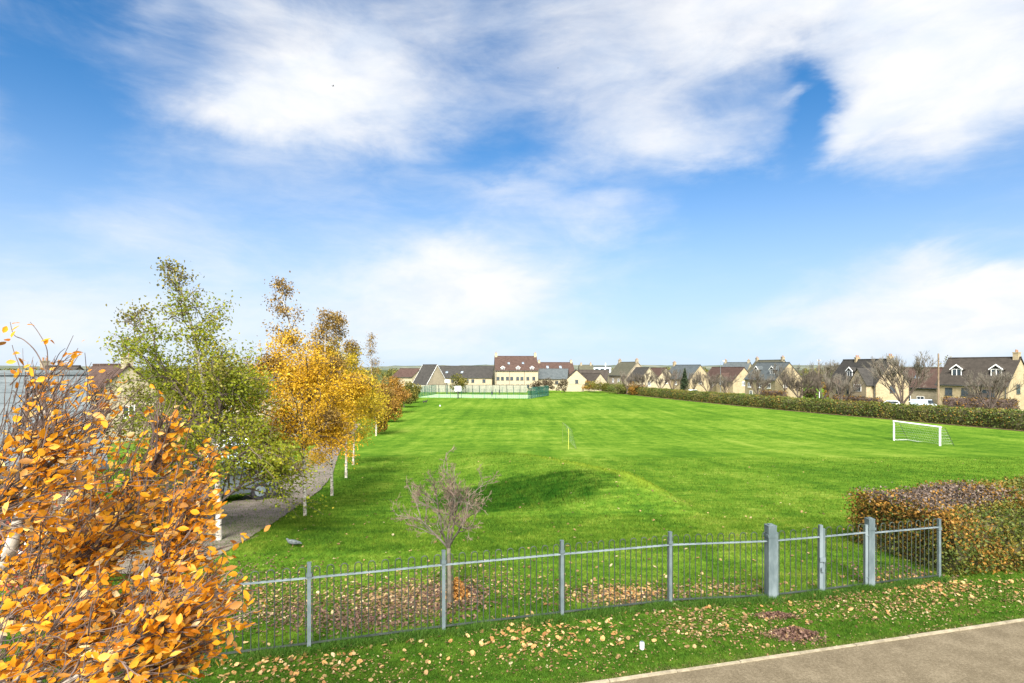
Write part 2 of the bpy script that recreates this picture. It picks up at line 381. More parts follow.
L_brown = leafmat('birch_brown_leaf', [(0, (.09, .055, .018)), (.6, (.20, .125, .03)), (1, (.30, .20, .05))], .3, .5)
L_hedge = leafmat('hedge_leaf', [(0, (.030, .045, .010)), (.3, (.055, .085, .014)), (.55, (.10, .115, .018)), (.8, (.17, .125, .020)), (1, (.26, .16, .03))], .25, .5, patch=1.3)
L_hedgeor = leafmat('hedge_rust_leaf', [(0, (.10, .055, .014)), (.4, (.20, .105, .020)), (.8, (.32, .165, .028)), (1, (.36, .22, .05))], .3, .5, patch=1.5)
L_hedgetw = leafmat('hedge_bare_top', [(0, (.045, .034, .028)), (.5, (.10, .076, .062)), (1, (.18, .14, .11))], .1, .8)
L_fhedge = leafmat('field_hedge_leaf', [(0, (.040, .060, .014)), (.35, (.072, .105, .020)), (.6, (.12, .135, .030)), (.82, (.18, .165, .045)), (1, (.23, .16, .06))], .25, .6, patch=.28, pw=.62)
L_rust = leafmat('rust_tree_leaf', [(0, (.10, .055, .012)), (.4, (.21, .115, .018)), (.8, (.34, .18, .025)), (1, (.30, .24, .04))], .3, .6, patch=.4)
L_oliveg = leafmat('olive_tree_leaf', [(0, (.05, .055, .012)), (.5, (.11, .11, .02)), (1, (.24, .19, .03))], .3, .6, patch=.4)
L_dark = leafmat('dark_conifer_leaf', [(0, (.012, .024, .010)), (1, (.035, .055, .022))], .15, .7)
L_purple = leafmat('purple_brown_leaf', [(0, (.038, .028, .017)), (.6, (.080, .060, .034)), (1, (.13, .105, .06))], .2, .7)
L_red = leafmat('red_shrub_leaf', [(0, (.20, .03, .02)), (.6, (.42, .08, .05)), (1, (.5, .2, .12))], .3, .6)
L_fallen = leafmat('fallen_leaf', [(0, (.065, .038, .018)), (.3, (.14, .082, .036)), (.6, (.24, .15, .066)), (.85, (.33, .23, .11)), (1, (.42, .34, .21))], .15, .7)
L_fallendk = leafmat('wet_fallen_leaf', [(0, (.055, .028, .022)), (.6, (.11, .060, .045)), (1, (.19, .12, .085))], .1, .7)
L_fallenor = leafmat('orange_fallen_leaf', [(0, (.22, .10, .035)), (.5, (.36, .20, .07)), (1, (.46, .31, .14))], .15, .7)

# ------------------------------------------------------------------ ground, paths, hills
def spaced(a, b, near, d0, g):
    v = [near]; s = d0
    while v[-1] < b: v.append(v[-1]+s); s = s*g if abs(v[-1]) > 24 else s
    return v
xs = spaced(0, 4500, 0, .4, 1.07); xs = np.array([-q for q in xs[:0:-1]]+xs)
ys = spaced(0, 4500, 0, .35, 1.06); ys = np.array([-300, -100, -40, -15, -5]+ys)
gx, gy = np.meshgrid(xs, ys); gz = T(gx, gy)
nx, ny = len(xs), len(ys)
i0 = (np.arange(ny-1)[:, None]*nx+np.arange(nx-1)[None, :]).ravel()
ground = link('ground', fast_mesh('ground', np.stack([gx, gy, gz], -1).reshape(-1, 3), 4, np.stack([i0, i0+1, i0+nx+1, i0+nx], 1), smooth=True), M_ground)
tag(ground, kind='structure')
def ribbon(name, pts, width, m, dz=.03, sub=24, end=None):
    pts = [Vector(p).to_2d() for p in pts]; q = []
    for i in range(len(pts)-1):
        p0, p1, p2, p3 = pts[max(i-1, 0)], pts[i], pts[i+1], pts[min(i+2, len(pts)-1)]
        for k in range(sub):
            s = k/sub
            q.append(.5*((2*p1)+(p2-p0)*s+(2*p0-5*p1+4*p2-p3)*s*s+(3*p1-p0-3*p2+p3)*s**3))
    q.append(pts[-1]); V = []; F = []; N = 7
    for i, p in enumerate(q):
        d = (q[min(i+1, len(q)-1)]-q[max(i-1, 0)]).normalized(); n = Vector((d.y, -d.x))
        for k in range(N):
            a = p+n*width*(k/(N-1)-.5)+n*random.uniform(-.03, .03)*(k in (0, N-1))
            V.append((a.x, a.y, TT(a.x, a.y)+dz))
    for i in range(len(q)-1):
        for k in range(N-1): F.append((i*N+k, i*N+k+1, (i+1)*N+k+1, (i+1)*N+k))
    b = MB(); b.add(V, F); return tag(b.build(name, m), kind='structure')
random.seed(3)
# near path with its edging, bottom right
ea, eb = Vector((1.3, 7.56)), Vector((8.4, 9.37)); ed = (eb-ea).normalized(); en = Vector((ed.y, -ed.x))
def epath(s, o): return ea+ed*s+en*o
b = MB(); qs = [epath(-9, .0), epath(40, .0), epath(40, 3.4), epath(-9, 3.4)]
b.add([(p.x, p.y, .008) for p in qs], [(0, 1, 2, 3)]); tag(b.build('path', M_path), kind='structure')
b = MB()
for s in range(-9, 40):
    w = random.uniform(-.006, .006); z = .028+random.uniform(-.006, .006)
    q = [epath(s+.006, -.048+w), epath(s+.994, -.048+w), epath(s+.994, .002+w), epath(s+.006, .002+w)]
    b.add([(p.x, p.y, -.05) for p in q]+[(p.x, p.y, z) for p in q], [(4, 5, 6, 7), (0, 1, 5, 4), (1, 2, 6, 5), (2, 3, 7, 6), (3, 0, 4, 7)])
tag(b.build('path_edging', M_edge), kind='structure')
# footpath curving behind the birches
fp = [G(120, 575), G(175, 551), G(222, 527), G(258, 508), G(288, 491), G(306, 476), G(316, 463), G(326, 450), G(340, 436), G(352, 424)]
ribbon('footpath', fp, 2.5, M_foot)
# hedge line on the right of the field and the lane behind it
HL = [Vector((X(586, 232), 232)), Vector((X(640, 172), 172)), Vector((X(700, 138), 138)), Vector((X(790, 108), 108)), Vector((X(900, 87), 87)), Vector((X(1024, 71), 71)), Vector((X(1130, 62), 62))]
def offs(pl, d):
    out = []
    for i, p in enumerate(pl):
        u = (pl[min(i+1, len(pl)-1)]-pl[max(i-1, 0)]).normalized(); out.append(p+Vector((-u.y, u.x))*d)
    return out
ribbon('road', offs(HL, 9), 5.5, M_road, dz=.06)
M_earth = varied('bare_earth', (.075, .052, .026), (.15, .10, .05), 1.5, .95)
ribbon('earth_strip', offs(HL, -1.1), 1.7, M_earth, dz=.05)
# court surface
CA, CB, CC, CD = Vector((X(417, 158), 158)), Vector((X(531, 152), 152)), Vector((X(548, 172), 172)), Vector((X(436, 178), 178))
b = MB(); b.add([(p.x, p.y, TT(p.x, p.y)+.06) for p in (CA, CB, CC, CD)]+[(p.x, p.y, TT(p.x, p.y)-.5) for p in (CA, CB, CC, CD)], [(0, 1, 2, 3), (0, 4, 5, 1), (1, 5, 6, 2), (2, 6, 7, 3), (3, 7, 4, 0)])
tag(b.build('court_surface', M_court), kind='structure')
# far hills
def f_hill(n, b):
    g = n.new('ShaderNodeNewGeometry').outputs['Position']
    v = n.noise(n.scaled(g, (1, .3, 1)), .012, 6, .65)
    n.l.new(n.ramp(n.smooth(v, .3, .7), [(0, (.060, .078, .060)), (.5, (.10, .115, .085)), (1, (.16, .16, .12))]), b.inputs['Base Color'])
M_hill = mat('hill_woods', f_hill, rough=1, spec=.05)
rng = np.random.default_rng(5)
hx = np.linspace(-3600, 3600, 420); hv = []; rows = [(1500, -6, 0), (1750, 2, .5), (2050, 8.5, 1), (2400, 6, .5), (2900, -8, 0)]
prof = sum(np.sin(hx/l*6.28+p)*a for l, p, a in ((2900, .7, 4.0), (1100, 2.0, 2.2), (420, 1, 1.1), (150, .2, .5))) + rng.normal(0, .6, len(hx))
for y, z, k in rows:
    for i, x in enumerate(hx): hv.append((x, y, z+prof[i]*k+rng.normal(0, .25)))
n = len(hx); i0 = (np.arange(len(rows)-1)[:, None]*n+np.arange(n-1)[None, :]).ravel()
tag(link('hills', fast_mesh('hills', hv, 4, np.stack([i0, i0+1, i0+n+1, i0+n], 1)), M_hill), kind='structure')

# ------------------------------------------------------------------ leaves and trees
def leaves_mesh(name, pts, size, rng, bias=(0, 0, 0), aspect=.62, mi=None, fold=.25, shape='diamond'):
    "one small folded leaf per point"
    pts = np.asarray(pts, float); n = len(pts)
    d = rng.normal(size=(n, 3)) + np.asarray(bias, float); d /= np.linalg.norm(d, axis=1)[:, None]
    e = rng.normal(size=(n, 3)); w = np.cross(d, e); w /= np.linalg.norm(w, axis=1)[:, None]
    nn = np.cross(d, w)
    L = (np.asarray(size)*np.ones(n)*rng.uniform(.7, 1.25, n))[:, None]; Wd = L*aspect*rng.uniform(.75, 1.2, (n, 1))
    if shape == 'diamond':
        a = pts-d*L*.5; c = pts+d*L*.5; m = pts-d*L*.06
        lft = m+w*Wd*.5+nn*Wd*fold; rgt = m-w*Wd*.5+nn*Wd*fold
        V = np.stack([a, lft, c, rgt], 1).reshape(-1, 3); i = np.arange(n)[:, None]*4
        idx = np.concatenate([i, i+1, i+2, i, i+2, i+3], 1)
        return fast_mesh(name, V, 3, idx, None if mi is None else np.repeat(mi, 2))
    curl = rng.uniform(-.25, .35, (n, 1))*L
    a = pts-d*L*.5; tip = pts+d*L*.5-nn*curl; m = pts-nn*curl*.25
    q = []
    for s in (1, -1):
        q += [pts-d*L*.30+w*s*Wd*.36+nn*Wd*fold*.7, pts+d*L*.02+w*s*Wd*.5+nn*Wd*fold-nn*curl*.25, pts+d*L*.30+w*s*Wd*.28+nn*Wd*fold*.5-nn*curl*.6]
    V = np.stack([a, m, tip]+q, 1).reshape(-1, 3); i = np.arange(n)[:, None]*9
    idx = np.concatenate([i+0, i+1, i+4, i+3, i+1, i+2, i+5, i+4, i+0, i+6, i+7, i+1, i+1, i+7, i+8, i+2], 1)
    return fast_mesh(name, V, 4, idx, None if mi is None else np.repeat(mi, 4))
def wander(rng, p, d, L, seg, jit, trop=(0, 0, 0)):
    pts = [np.array(p, float)]; d = np.array(d, float); d /= np.linalg.norm(d); tr = np.array(trop, float)
    for i in range(seg):
        d = d+rng.normal(0, jit, 3)+tr; d /= np.linalg.norm(d)
        pts.append(pts[-1]+d*L/seg)
    return pts
def at(pts, t):
    f = t*(len(pts)-1); i = min(int(f), len(pts)-2); return pts[i]*(1-(f-i))+pts[i+1]*(f-i), (pts[i+1]-pts[i])/np.linalg.norm(pts[i+1]-pts[i])
def side_dir(rng, d, ang, up=0):
    e = rng.normal(size=3); e -= d*np.dot(e, d); e /= np.linalg.norm(e)
    v = d*math.cos(ang)+e*math.sin(ang)+np.array([0, 0, up]); return v/np.linalg.norm(v)
def smooth_path(pts, n):
    pts = np.asarray(pts, float); out = []
    for i in range(len(pts)-1):
        p0, p1, p2, p3 = pts[max(i-1, 0)], pts[i], pts[i+1], pts[min(i+2, len(pts)-1)]
        for k in range(n):
            s = k/n; out.append(.5*(2*p1+(p2-p0)*s+(2*p0-5*p1+4*p2-p3)*s*s+(3*p1-p0-3*p2+p3)*s**3))
    out.append(pts[-1]); return out
def leafy_tree(name, label, cat, base, stems, seed, leaf_n, leaf_size, mats, prof, nb=26, blen=1.2, wind=(.5, 0, .05), group=None, trunk_m=None, top_frac=None, top_keep=.45, droop=-.06, sub=7, spread=.10, start=.22, rtrunk=.09, leaf_bias=(.6, 0, -.4), branch_m=None, up=.35):
    """stems: list of polylines (world), the first is the trunk. prof(t)-> branch length factor."""
    rng = np.random.default_rng(seed); base = Vector(base); o = np.array(base)
    root = thing(name, label, cat, base, 0, group)
    tb, bb = MB(), MB(); twigs = []
    for si, st in enumerate(stems):
        pl = [np.array(q, float)-o for q in st]; pl = smooth_path(pl, 6)
        r0 = rtrunk*(1 if si == 0 else .55)
        (tb if si == 0 else bb).tube(pl, [max(r0*(1 if si == 0 else .7)*(1-.88*(i/(len(pl)-1))), .008) for i in range(len(pl))], 8)
        n_b = int(nb*(1 if si == 0 else .7)); length = sum(np.linalg.norm(pl[i+1]-pl[i]) for i in range(len(pl)-1))
        for k in range(n_b):
            tt = start*(1 if si == 0 else .35)+(1-start*(1 if si == 0 else .35))*((k+rng.uniform(0, 1))/n_b); tt = min(tt, .985)
            p, d = at(pl, tt)
            L = blen*prof(tt)*rng.uniform(.7, 1.25)
            bd = side_dir(rng, d, rng.uniform(.7, 1.15), up)
            br = wander(rng, p, bd, L, 6, .13, np.array([wind[0]*.09, wind[1]*.09, droop+wind[2]*.05]))
            bb.tube(br, [max(.013*L*(1-i/7)+.004, .004) for i in range(7)], 4, cap=False)
            twigs.append((br, tt, .7))
            for j in range(sub):
                s = rng.uniform(.2, 1); p2, d2 = at(br, s)
                tw = wander(rng, p2, side_dir(rng, d2, rng.uniform(.5, 1.0), .05), L*rng.uniform(.25, .5), 4, .18, np.array([wind[0]*.2, wind[1]*.2, droop*1.6]))
                bb.tube(tw, [.006, .005, .004, .0035, .003], 3, cap=False); twigs.append((tw, tt, 1.0))
    wt = np.array([w*len(q)*(top_keep if (top_frac and t_ > top_frac) else 1) for q, t_, w in twigs]); wt /= wt.sum()
    pick = rng.choice(len(twigs), leaf_n, p=wt); pts = np.empty((leaf_n, 3)); mi = np.zeros(leaf_n, int)
    for i, k in enumerate(pick):
        q, t_, _ = twigs[k]; p, _d = at(q, rng.uniform(.1, 1)); pts[i] = p
        if len(mats) > 1 and top_frac and t_+rng.normal(0, .06) > top_frac: mi[i] = 1
    pts += rng.normal(0, spread, pts.shape)*np.array([1, 1, .8])+np.array(wind)*rng.uniform(0, .12, (leaf_n, 1))
    tb.build('trunk', trunk_m or M_birch, root, smooth=True)
    bb.build('branches', branch_m or M_bark, root)
    link('crown', leaves_mesh('crown', pts, leaf_size, rng, leaf_bias, mi=mi), mats, root)
    return root
def clump_crown(rng, n, rx, ry, rz, zc, lumps=14, hollow=.35):
    "leaf points spread through several overlapping lumps"
    cs = []
    for _ in range(lumps):
        v = rng.normal(size=3); v /= np.linalg.norm(v); k = rng.uniform(.35, .85)
        cs.append((v*np.array([rx, ry, rz])*k, rng.uniform(.28, .5)))
    pts = []
    for i in range(n):
        c, s = cs[rng.integers(len(cs))]; v = rng.normal(size=3); v /= np.linalg.norm(v)
        pts.append(c+v*np.array([rx, ry, rz])*s*rng.uniform(hollow, 1)**.6)
    return np.array(pts)+np.array([0, 0, zc])
def clump_tree(name, label, cat, loc, h, w, m, seed, n=1500, leaf=.22, trunk_h=.3, group=None, trunk_m=None, shape=1.0, lumps=14):
    rng = np.random.default_rng(seed); root = thing(name, label, cat, loc, 0, group)
    tb = MB(); th = h*trunk_h
    tb.tube([(0, 0, -.2), (0, 0, th), (.02*h, 0, h*.75)], [.025*h, .02*h, .006*h], 6)
    for k in range(7):
        a = rng.uniform(0, 6.28); z0 = rng.uniform(th*.8, h*.55)
        br = wander(rng, (0, 0, z0), (math.cos(a)*.8, math.sin(a)*.8, .8), w*.42, 4, .12)
        tb.tube(br, [.011*h, .008*h, .006*h, .004*h, .003*h], 4, cap=False)
    tb.build('trunk', trunk_m or M_bark, root)
    rz = (h-th*.6)/2
    pts = clump_crown(rng, n, w/2, w/2, rz, h-rz, lumps)
    pts[:, :2] *= (1-(1-shape)*np.clip((pts[:, 2:3])/h, 0, 1))
    pts[:, 2] = np.clip(pts[:, 2], .05, None)
    link('crown', leaves_mesh('crown', pts, leaf, rng, aspect=.8), m, root)
    return root
def bare_tree_meshes(seed, h, w, levels=4, r0=.02, mats=None, twig_r=.012, forks=(3, 7, 7, 5), trunk_h=.18, upness=.35, spreadang=.62, jit=.09):
    rng = np.random.default_rng(seed); tb, bb, rb = MB(), MB(), MB()
    trunk = wander(rng, (0, 0, -.1), (0, 0, 1), h*trunk_h+.1, 4, .05); tb.tube(trunk, [h*r0*(1-.08*i) for i in range(5)], 7)
    def rec(p, d, L, r, lv):
        q = wander(rng, p, d, L, 5, jit, (0, 0, .05*upness)); dst = bb if lv < levels-1 else rb
        (tb if lv == 0 else dst).tube(q, [max(r*(1-.13*i), twig_r*.55) for i in range(6)], 5 if lv == 0 else (4 if lv == 1 else 3), cap=False)
        if lv+1 >= levels: return
        for k in range(forks[min(lv+1, len(forks)-1)]):
            s = rng.uniform(.3, 1.0); p2, d2 = at(q, s)
            rec(p2, side_dir(rng, d2, rng.uniform(.35, .85), upness*.5), L*rng.uniform(.42, .72)*(1.15-.4*s), max(r*.5, twig_r), lv+1)
    top = trunk[-1]
    n0 = forks[0]
    for k in range(n0):
        a = 6.283*(k+rng.uniform(-.2, .2))/n0; s = math.sin(spreadang)*rng.uniform(.6, 1.2)
        rec(top, (math.cos(a)*s*w/h*1.5, math.sin(a)*s*w/h*1.5, 1), h*.5*rng.uniform(.8, 1.1), h*r0*.6, 0)
    return tb, bb, rb

# ------------------------------------------------------------------ houses
def window(parent, face, u, z, w, h, L, Wd, frame=M_white, pane=M_glass, name='window', bars=1):
    "face: front (y=0), right gable (x=L), left gable (x=0)"
    b, g = MB(), MB()
    def put(B, a0, a1, z0, z1, d0, d1):
        if face == 'front': B.box(a0, a1, -d1, -d0, z0, z1)
        elif face == 'right': B.box(L+d0, L+d1, a0, a1, z0, z1)
        else: B.box(-d1, -d0, a0, a1, z0, z1)
    f = .09
    put(b, u-w/2, u+w/2, z, z+f, -.05, .06); put(b, u-w/2, u+w/2, z+h-f, z+h, -.05, .06)
    put(b, u-w/2, u-w/2+f, z+f, z+h-f, -.05, .06); put(b, u+w/2-f, u+w/2, z+f, z+h-f, -.05, .06)
    for k in range(bars):
        c = u-w/2+w*(k+1)/(bars+1); put(b, c-.04, c+.04, z+f, z+h-f, -.05, .055)
    put(b, u-w/2-.08, u+w/2+.08, z-.1, z-.002, -.05, .12)
    put(g, u-w/2+.05, u+w/2-.05, z+.05, z+h-.05, -.04, .025)
    o = b.build(name, frame, parent); g.build('pane', pane, o); return o
def house(label, loc, heading, L, Wd, eave, ridge, wall=M_stone, roof=M_rbrown, front=(), right=(), left=(), dormers=(), chim=(), porch=None, cross=None, door=None, name='house', group='stone houses round the field', frame=M_white, rooflights=(), hip=False, pipes=(), verge=None, cat='house'):
    root = thing(name, label, cat, loc, heading, group)
    b = MB(); b.prism([(0, -1), (Wd, -1), (Wd, eave), (Wd/2, ridge-.05), (0, eave)], 0, L); b.build('wall', wall, root)
    th, ov, og = .16, .35, .18; sl = (ridge-eave)/(Wd/2); zz = eave-ov*sl
    r = MB(); r.prism([(-ov, zz), (Wd/2, ridge), (Wd+ov, zz), (Wd+ov, zz+th), (Wd/2, ridge+th), (-ov, zz+th)], -og, L+og)
    ro = r.build('roof', roof, root)
    rc = MB(); rc.tube([(-og, Wd/2, ridge+th), (L+og, Wd/2, ridge+th)], .13, 6); rc.build('ridge_tiles', roof, ro)
    gt = MB(); gt.box(-og, L+og, -ov-.13, -ov-.005, zz-.02, zz+.11); gt.build('gutter', M_dkframe, ro)
    for px_ in pipes:
        q = MB(); q.tube([(px_, -.09, -.5), (px_, -.09, zz)], .06, 6); q.build('downpipe', M_dkframe, root)
    if verge:
        for xx in ((L+og+.003, L+og+.06), (-og-.06, -og-.003)):
            v = MB(); v.prism([(-ov, zz-.02), (Wd/2, ridge-.02), (Wd+ov, zz-.02), (Wd+ov, zz+th+.03), (Wd/2, ridge+th+.03), (-ov, zz+th+.03)], *xx); v.build('verge_board', verge, ro)
    for (cx, cw, ch) in chim:
        c = MB(); c.box(cx-cw/2, cx+cw/2, Wd/2-.45, Wd/2+.45, ridge-.7, ridge+ch); c.box(cx-cw/2-.06, cx+cw/2+.06, Wd/2-.51, Wd/2+.51, ridge+ch, ridge+ch+.15)
        c.tube([(cx, Wd/2-.2, ridge+ch+.1), (cx, Wd/2-.2, ridge+ch+.6)], .13, 7, 1); c.tube([(cx, Wd/2+.22, ridge+ch+.1), (cx, Wd/2+.22, ridge+ch+.55)], .13, 7, 1)
        c.build('chimney', [wall, M_pot], ro)
    for (x_, z_, w_, h_) in front: window(root, 'front', x_, z_, w_, h_, L, Wd, frame)
    for (x_, z_, w_, h_) in right: window(root, 'right', x_, z_, w_, h_, L, Wd, frame)
    for (x_, z_, w_, h_) in left: window(root, 'left', x_, z_, w_, h_, L, Wd, frame)
    for (dx, dz, dw, dh) in dormers:      # gabled dormers: dz above eave
        y0 = dz/sl-.1; z0 = eave+dz-.25; z1 = z0+dh; yb = (z1+dw*.45-eave)/sl
        d = MB(); d.box(dx-dw/2, dx+dw/2, y0, yb, z0, z1); d.add([(dx-dw/2, y0, z1), (dx+dw/2, y0, z1), (dx, y0, z1+dw*.42)], [(0, 1, 2)])
        do = d.build('dormer', M_rdark, root)
        rr = MB(); rr.prism([(dx-dw/2-.2, z1-.10), (dx, z1+dw*.45), (dx+dw/2+.2, z1-.10), (dx+dw/2+.2, z1+.04), (dx, z1+dw*.45+.14), (dx-dw/2-.2, z1+.04)], y0-.2, yb+.8, 'y'); rr.build('dormer_roof', roof, do)
        rv = MB(); rv.prism([(dx-dw/2-.22, z1-.14), (dx, z1+dw*.45-.03), (dx+dw/2+.22, z1-.14), (dx+dw/2+.22, z1+.07), (dx, z1+dw*.45+.18), (dx-dw/2-.22, z1+.07)], y0-.28, y0-.203, 'y'); rv.build('barge_board', M_white, do)
        wf = MB(); f = .1
        wf.box(dx-dw/2+.05, dx+dw/2-.05, y0-.07, y0-.003, z0+.05, z0+.05+f); wf.box(dx-dw/2+.05, dx-dw/2+.05+f, y0-.07, y0-.003, z0+.05+f, z1-.02); wf.box(dx+dw/2-.05-f, dx+dw/2-.05, y0-.07, y0-.003, z0+.05+f, z1-.02); wf.box(dx-.05, dx+.05, y0-.07, y0-.003, z0+.05+f, z1-.02)
        wf.box(dx-dw/2+.05, dx+dw/2-.05, y0-.07, y0-.003, z1-.02, z1+.06); wf.build('dormer_frame', M_white, do)
        pn = MB(); pn.box(dx-dw/2+.1, dx+dw/2-.1, y0-.035, y0-.002, z0+.1, z1-.03); pn.build('pane', M_glass, do)
    for (rx, rz_, rw, rh) in rooflights:
        y0 = rz_/sl; y1 = (rz_+rh)/sl; n_ = Vector((0, -sl, 1)).normalized()*(th+.05)
        q = MB(); a = [(rx-rw/2, y0, eave+rz_), (rx+rw/2, y0, eave+rz_), (rx+rw/2, y1, eave+rz_+rh), (rx-rw/2, y1, eave+rz_+rh)]
        q.add([Vector(p) for p in a]+[Vector(p)+Vector((0, -.25, .25)) for p in a], [(4, 5, 6, 7), (0, 1, 5, 4), (1, 2, 6, 5), (2, 3, 7, 6), (3, 0, 4, 7)]); q.build('rooflight', M_pane2, ro)
    if cross:                             # projecting front gable: x0, x1, depth, eave, peak
        x0, x1, dp, ce, cp = cross; xm = (x0+x1)/2; back = (cp-eave)/sl+.3 if cp > eave else .3
        q = MB(); q.prism([(x0, -1), (x1, -1), (x1, ce), (xm, cp-.05), (x0, ce)], -dp, back, 'y'); bay = q.build('front_gable', wall, root)
        s2 = (cp-ce)/((x1-x0)/2); q = MB(); q.prism([(x0-.25, ce-.25*s2), (xm, cp), (x1+.25, ce-.25*s2), (x1+.25, ce-.25*s2+.14), (xm, cp+.14), (x0-.25, ce-.25*s2+.14)], -dp-.15, back+.4, 'y'); q.build('gable_roof', roof, bay)
        wf = MB(); wf.box(xm-1.0, xm+1.0, -dp-.06, -dp-.003, ce-1.45, ce-.1); wf.build('window_frame', M_white, bay)
        pn = MB()
        for k in range(3): pn.box(xm-.9+k*.62, xm-.9+k*.62+.54, -dp-.08, -dp-.062, ce-1.36, ce-.2)
        pn.build('pane', M_glass, bay)
    if porch:                             # lean-to porch roof: x0, x1, depth, z low, z high
        x0, x1, dp, z0, z1 = porch; q = MB(); q.prism([(-dp, z0), (-.003, z1), (-.003, z1-.15), (-dp, z0-.15)], x0, x1); po = q.build('porch', roof, root)
        for xx in (x0+.1, x1-.25): q = MB(); q.box(xx, xx+.15, -dp+.1, -dp+.25, -.8, z0); q.build('porch_post', M_dkframe, po)
    if door is not None:
        q = MB(); q.box(door-.5, door+.5, -.06, -.003, -.3, 2.05); d = q.build('door', M_dkframe, root)
        q = MB(); q.box(door+.33, door+.40, -.12, -.062, .95, 1.08); q.build('handle', M_galv, d)
    return root
def place(px1, y1, px2, y2):
    a, b_ = Vector((X(px1, y1), y1)), Vector((X(px2, y2), y2)); d = b_-a
    z = min(TT(a.x, a.y), TT(b_.x, b_.y))-.05
    return (a.x, a.y, z), math.atan2(d.y, d.x), d.length
def zat(py, y, z0): return CAMZ-(py-HZ)/FP*y-z0

# near right house with two dormers
loc, hd, L = place(937, 108, 1008, 98)
house('long stone house at the right edge with two white gabled dormers in a brown roof', loc, hd, L, 8.2, 5.2, 9.8, M_stone, M_rbrown, front=[(2.0, 3.0, 1.2, 1.35), (L*.42, 3.0, 1.2, 1.35), (L*.74, 2.6, 1.9, 1.6)], right=[(3.4, 3.6, 1.2, 1.6), (5.8, 5.9, 1.0, 1.2)], dormers=[(2.7, 1.5, 1.7, 1.35), (L*.80, 1.5, 1.7, 1.35)], chim=[(L-.5, .8, .9)], porch=(L*.48, L*.74, 1.3, 2.2, 3.6), door=L*.55, frame=M_dkframe, pipes=(L-.3,))
loc, hd, L = place(892, 124, 941, 116)
house('low stone house with plain red-brown roof behind the bare tree', loc, hd, L, 8, 4.2, 8.0, M_stone3, M_rred, front=[(3, 1.0, 1.4, 1.2), (L*.6, 1.0, 1.4, 1.2)], rooflights=[(L*.45, 1.5, .9, .7)])
loc, hd, L = place(829, 122, 876, 109)
house('stone house with a small projecting front gable under a dark roof', loc, hd, L, 7.0, 5.1, 9.7, M_stone, M_rdark, front=[(3, 2.9, 1.3, 1.2), (6, 2.9, 1.3, 1.2)], right=[(3.5, 3.4, 1.1, 1.4)], dormers=[(L*.38, 1.4, 1.6, 1.2)], chim=[(L-.5, .6, .6), (L*.3, .5, .5)], cross=(L*.60, L*.95, 1.5, 5.0, 8.0), porch=(L*.62, L*.93, 2.6, 2.2, 3.3), frame=M_dkframe, pipes=(L-.3,))
loc, hd, L = place(745, 169, 775.5, 155)
house('stone house under blue-grey slates with two white dormers', loc, hd, L, 8.4, 5.2, 9.7, M_stone, M_rslate, front=[(2.3, 2.7, 1.5, 1.3), (L*.5, 2.7, 1.5, 1.3), (L*.8, 2.7, 1.5, 1.3), (3, .4, 1.5, 1.3), (L*.7, .4, 1.5, 1.3)], right=[(3.0, 3, 1.1, 1.4)], dormers=[(L*.27, 1.4, 1.9, 1.5), (L*.78, 1.4, 1.9, 1.5)])
loc, hd, L = place(745, 205, 772, 190)
house('house behind the slate-roofed one, only its olive ridge showing', loc, hd, L, 9, 6.0, 11.0, M_stone3, M_rolive, chim=[(.6, .9, .9), (L-.6, .9, 1.0)])
loc, hd, L = place(702, 203, 733, 186)
house('stone house with brown roof and small front gable beside the slate one', loc, hd, L, 8.4, 4.2, 8.5, M_stone, M_rred, front=[(3, 2.0, 1.3, 1.2), (6, 2.0, 1.3, 1.2)], cross=(L*.55, L*.85, .8, 4.2, 6.6), right=[(4, 2.6, 1.1, 1.3)])
loc, hd, L = place(720, 240, 746, 232)
house('distant house with grey ridge and chimneys over the brown roof', loc, hd, L, 8, 6.5, 10.6, M_stone3, M_rslate, chim=[(.6, .9, 1.0), (L-.6, .9, .9)])
loc, hd, L = place(664, 204, 690, 190)
house('grey-roofed stone house between the dark conifer and bare trees', loc, hd, L, 8.2, 4.9, 9.3, M_stone, M_rslate, front=[(3, 2.6, 1.3, 1.2), (7, 2.6, 1.3, 1.2)], chim=[(.5, .9, 1.0)], right=[(4, 3, 1.1, 1.3)])
loc, hd, L = place(632, 212, 655, 198)
house('low house with brown roof and pale gable behind the field hedge', loc, hd, L, 9.0, 4.0, 8.3, M_stone2, M_rred, front=[(3, 1.6, 1.3, 1.2), (8, 1.6, 1.3, 1.2)], right=[(4.5, 3, 1.1, 1.3)])
loc, hd, L = place(609, 212, 627, 200)
house('tall stone house with chimneys at both ends of its olive roof', loc, hd, L, 8.6, 5.9, 10.4, M_stone3, M_rolive, front=[(3, 3.2, 1.2, 1.3), (7, 3.2, 1.2, 1.3), (3, .6, 1.2, 1.3), (7, .6, 1.2, 1.3)], chim=[(.5, .9, .9), (L-.5, .9, .9)], verge=M_edge)
loc, hd, L = place(627, 196, 640, 190)
house('little house with cream gable beside the tall olive-roofed house', loc, hd, L, 8, 4.4, 8.4, M_stone2, M_rdark, right=[(4, 2.4, 1.2, 1.3)], verge=M_edge)
loc, hd, L = place(576, 236, 607, 232)
house('long low house with dark brown roof beyond the far field corner', loc, hd, L, 8, 3.6, 7.4, M_stone3, M_rbrown, front=[(5, 1, 1.3, 1.2)])
loc, hd, L = place(580, 262, 594, 262)
house('far house with mossy green roof above the low brown one', loc, hd, L, 8, 6.5, 9.6, M_stone3, M_rolive, chim=[(1, .8, .9), (L-1, .8, .9)])
loc, hd, L = place(573, 214, 592, 204)
b_ = house('small house with steep roof beside the boundary wall', loc, hd, L, 7.5, 2.6, 6.3, M_stone2, M_rbrown)
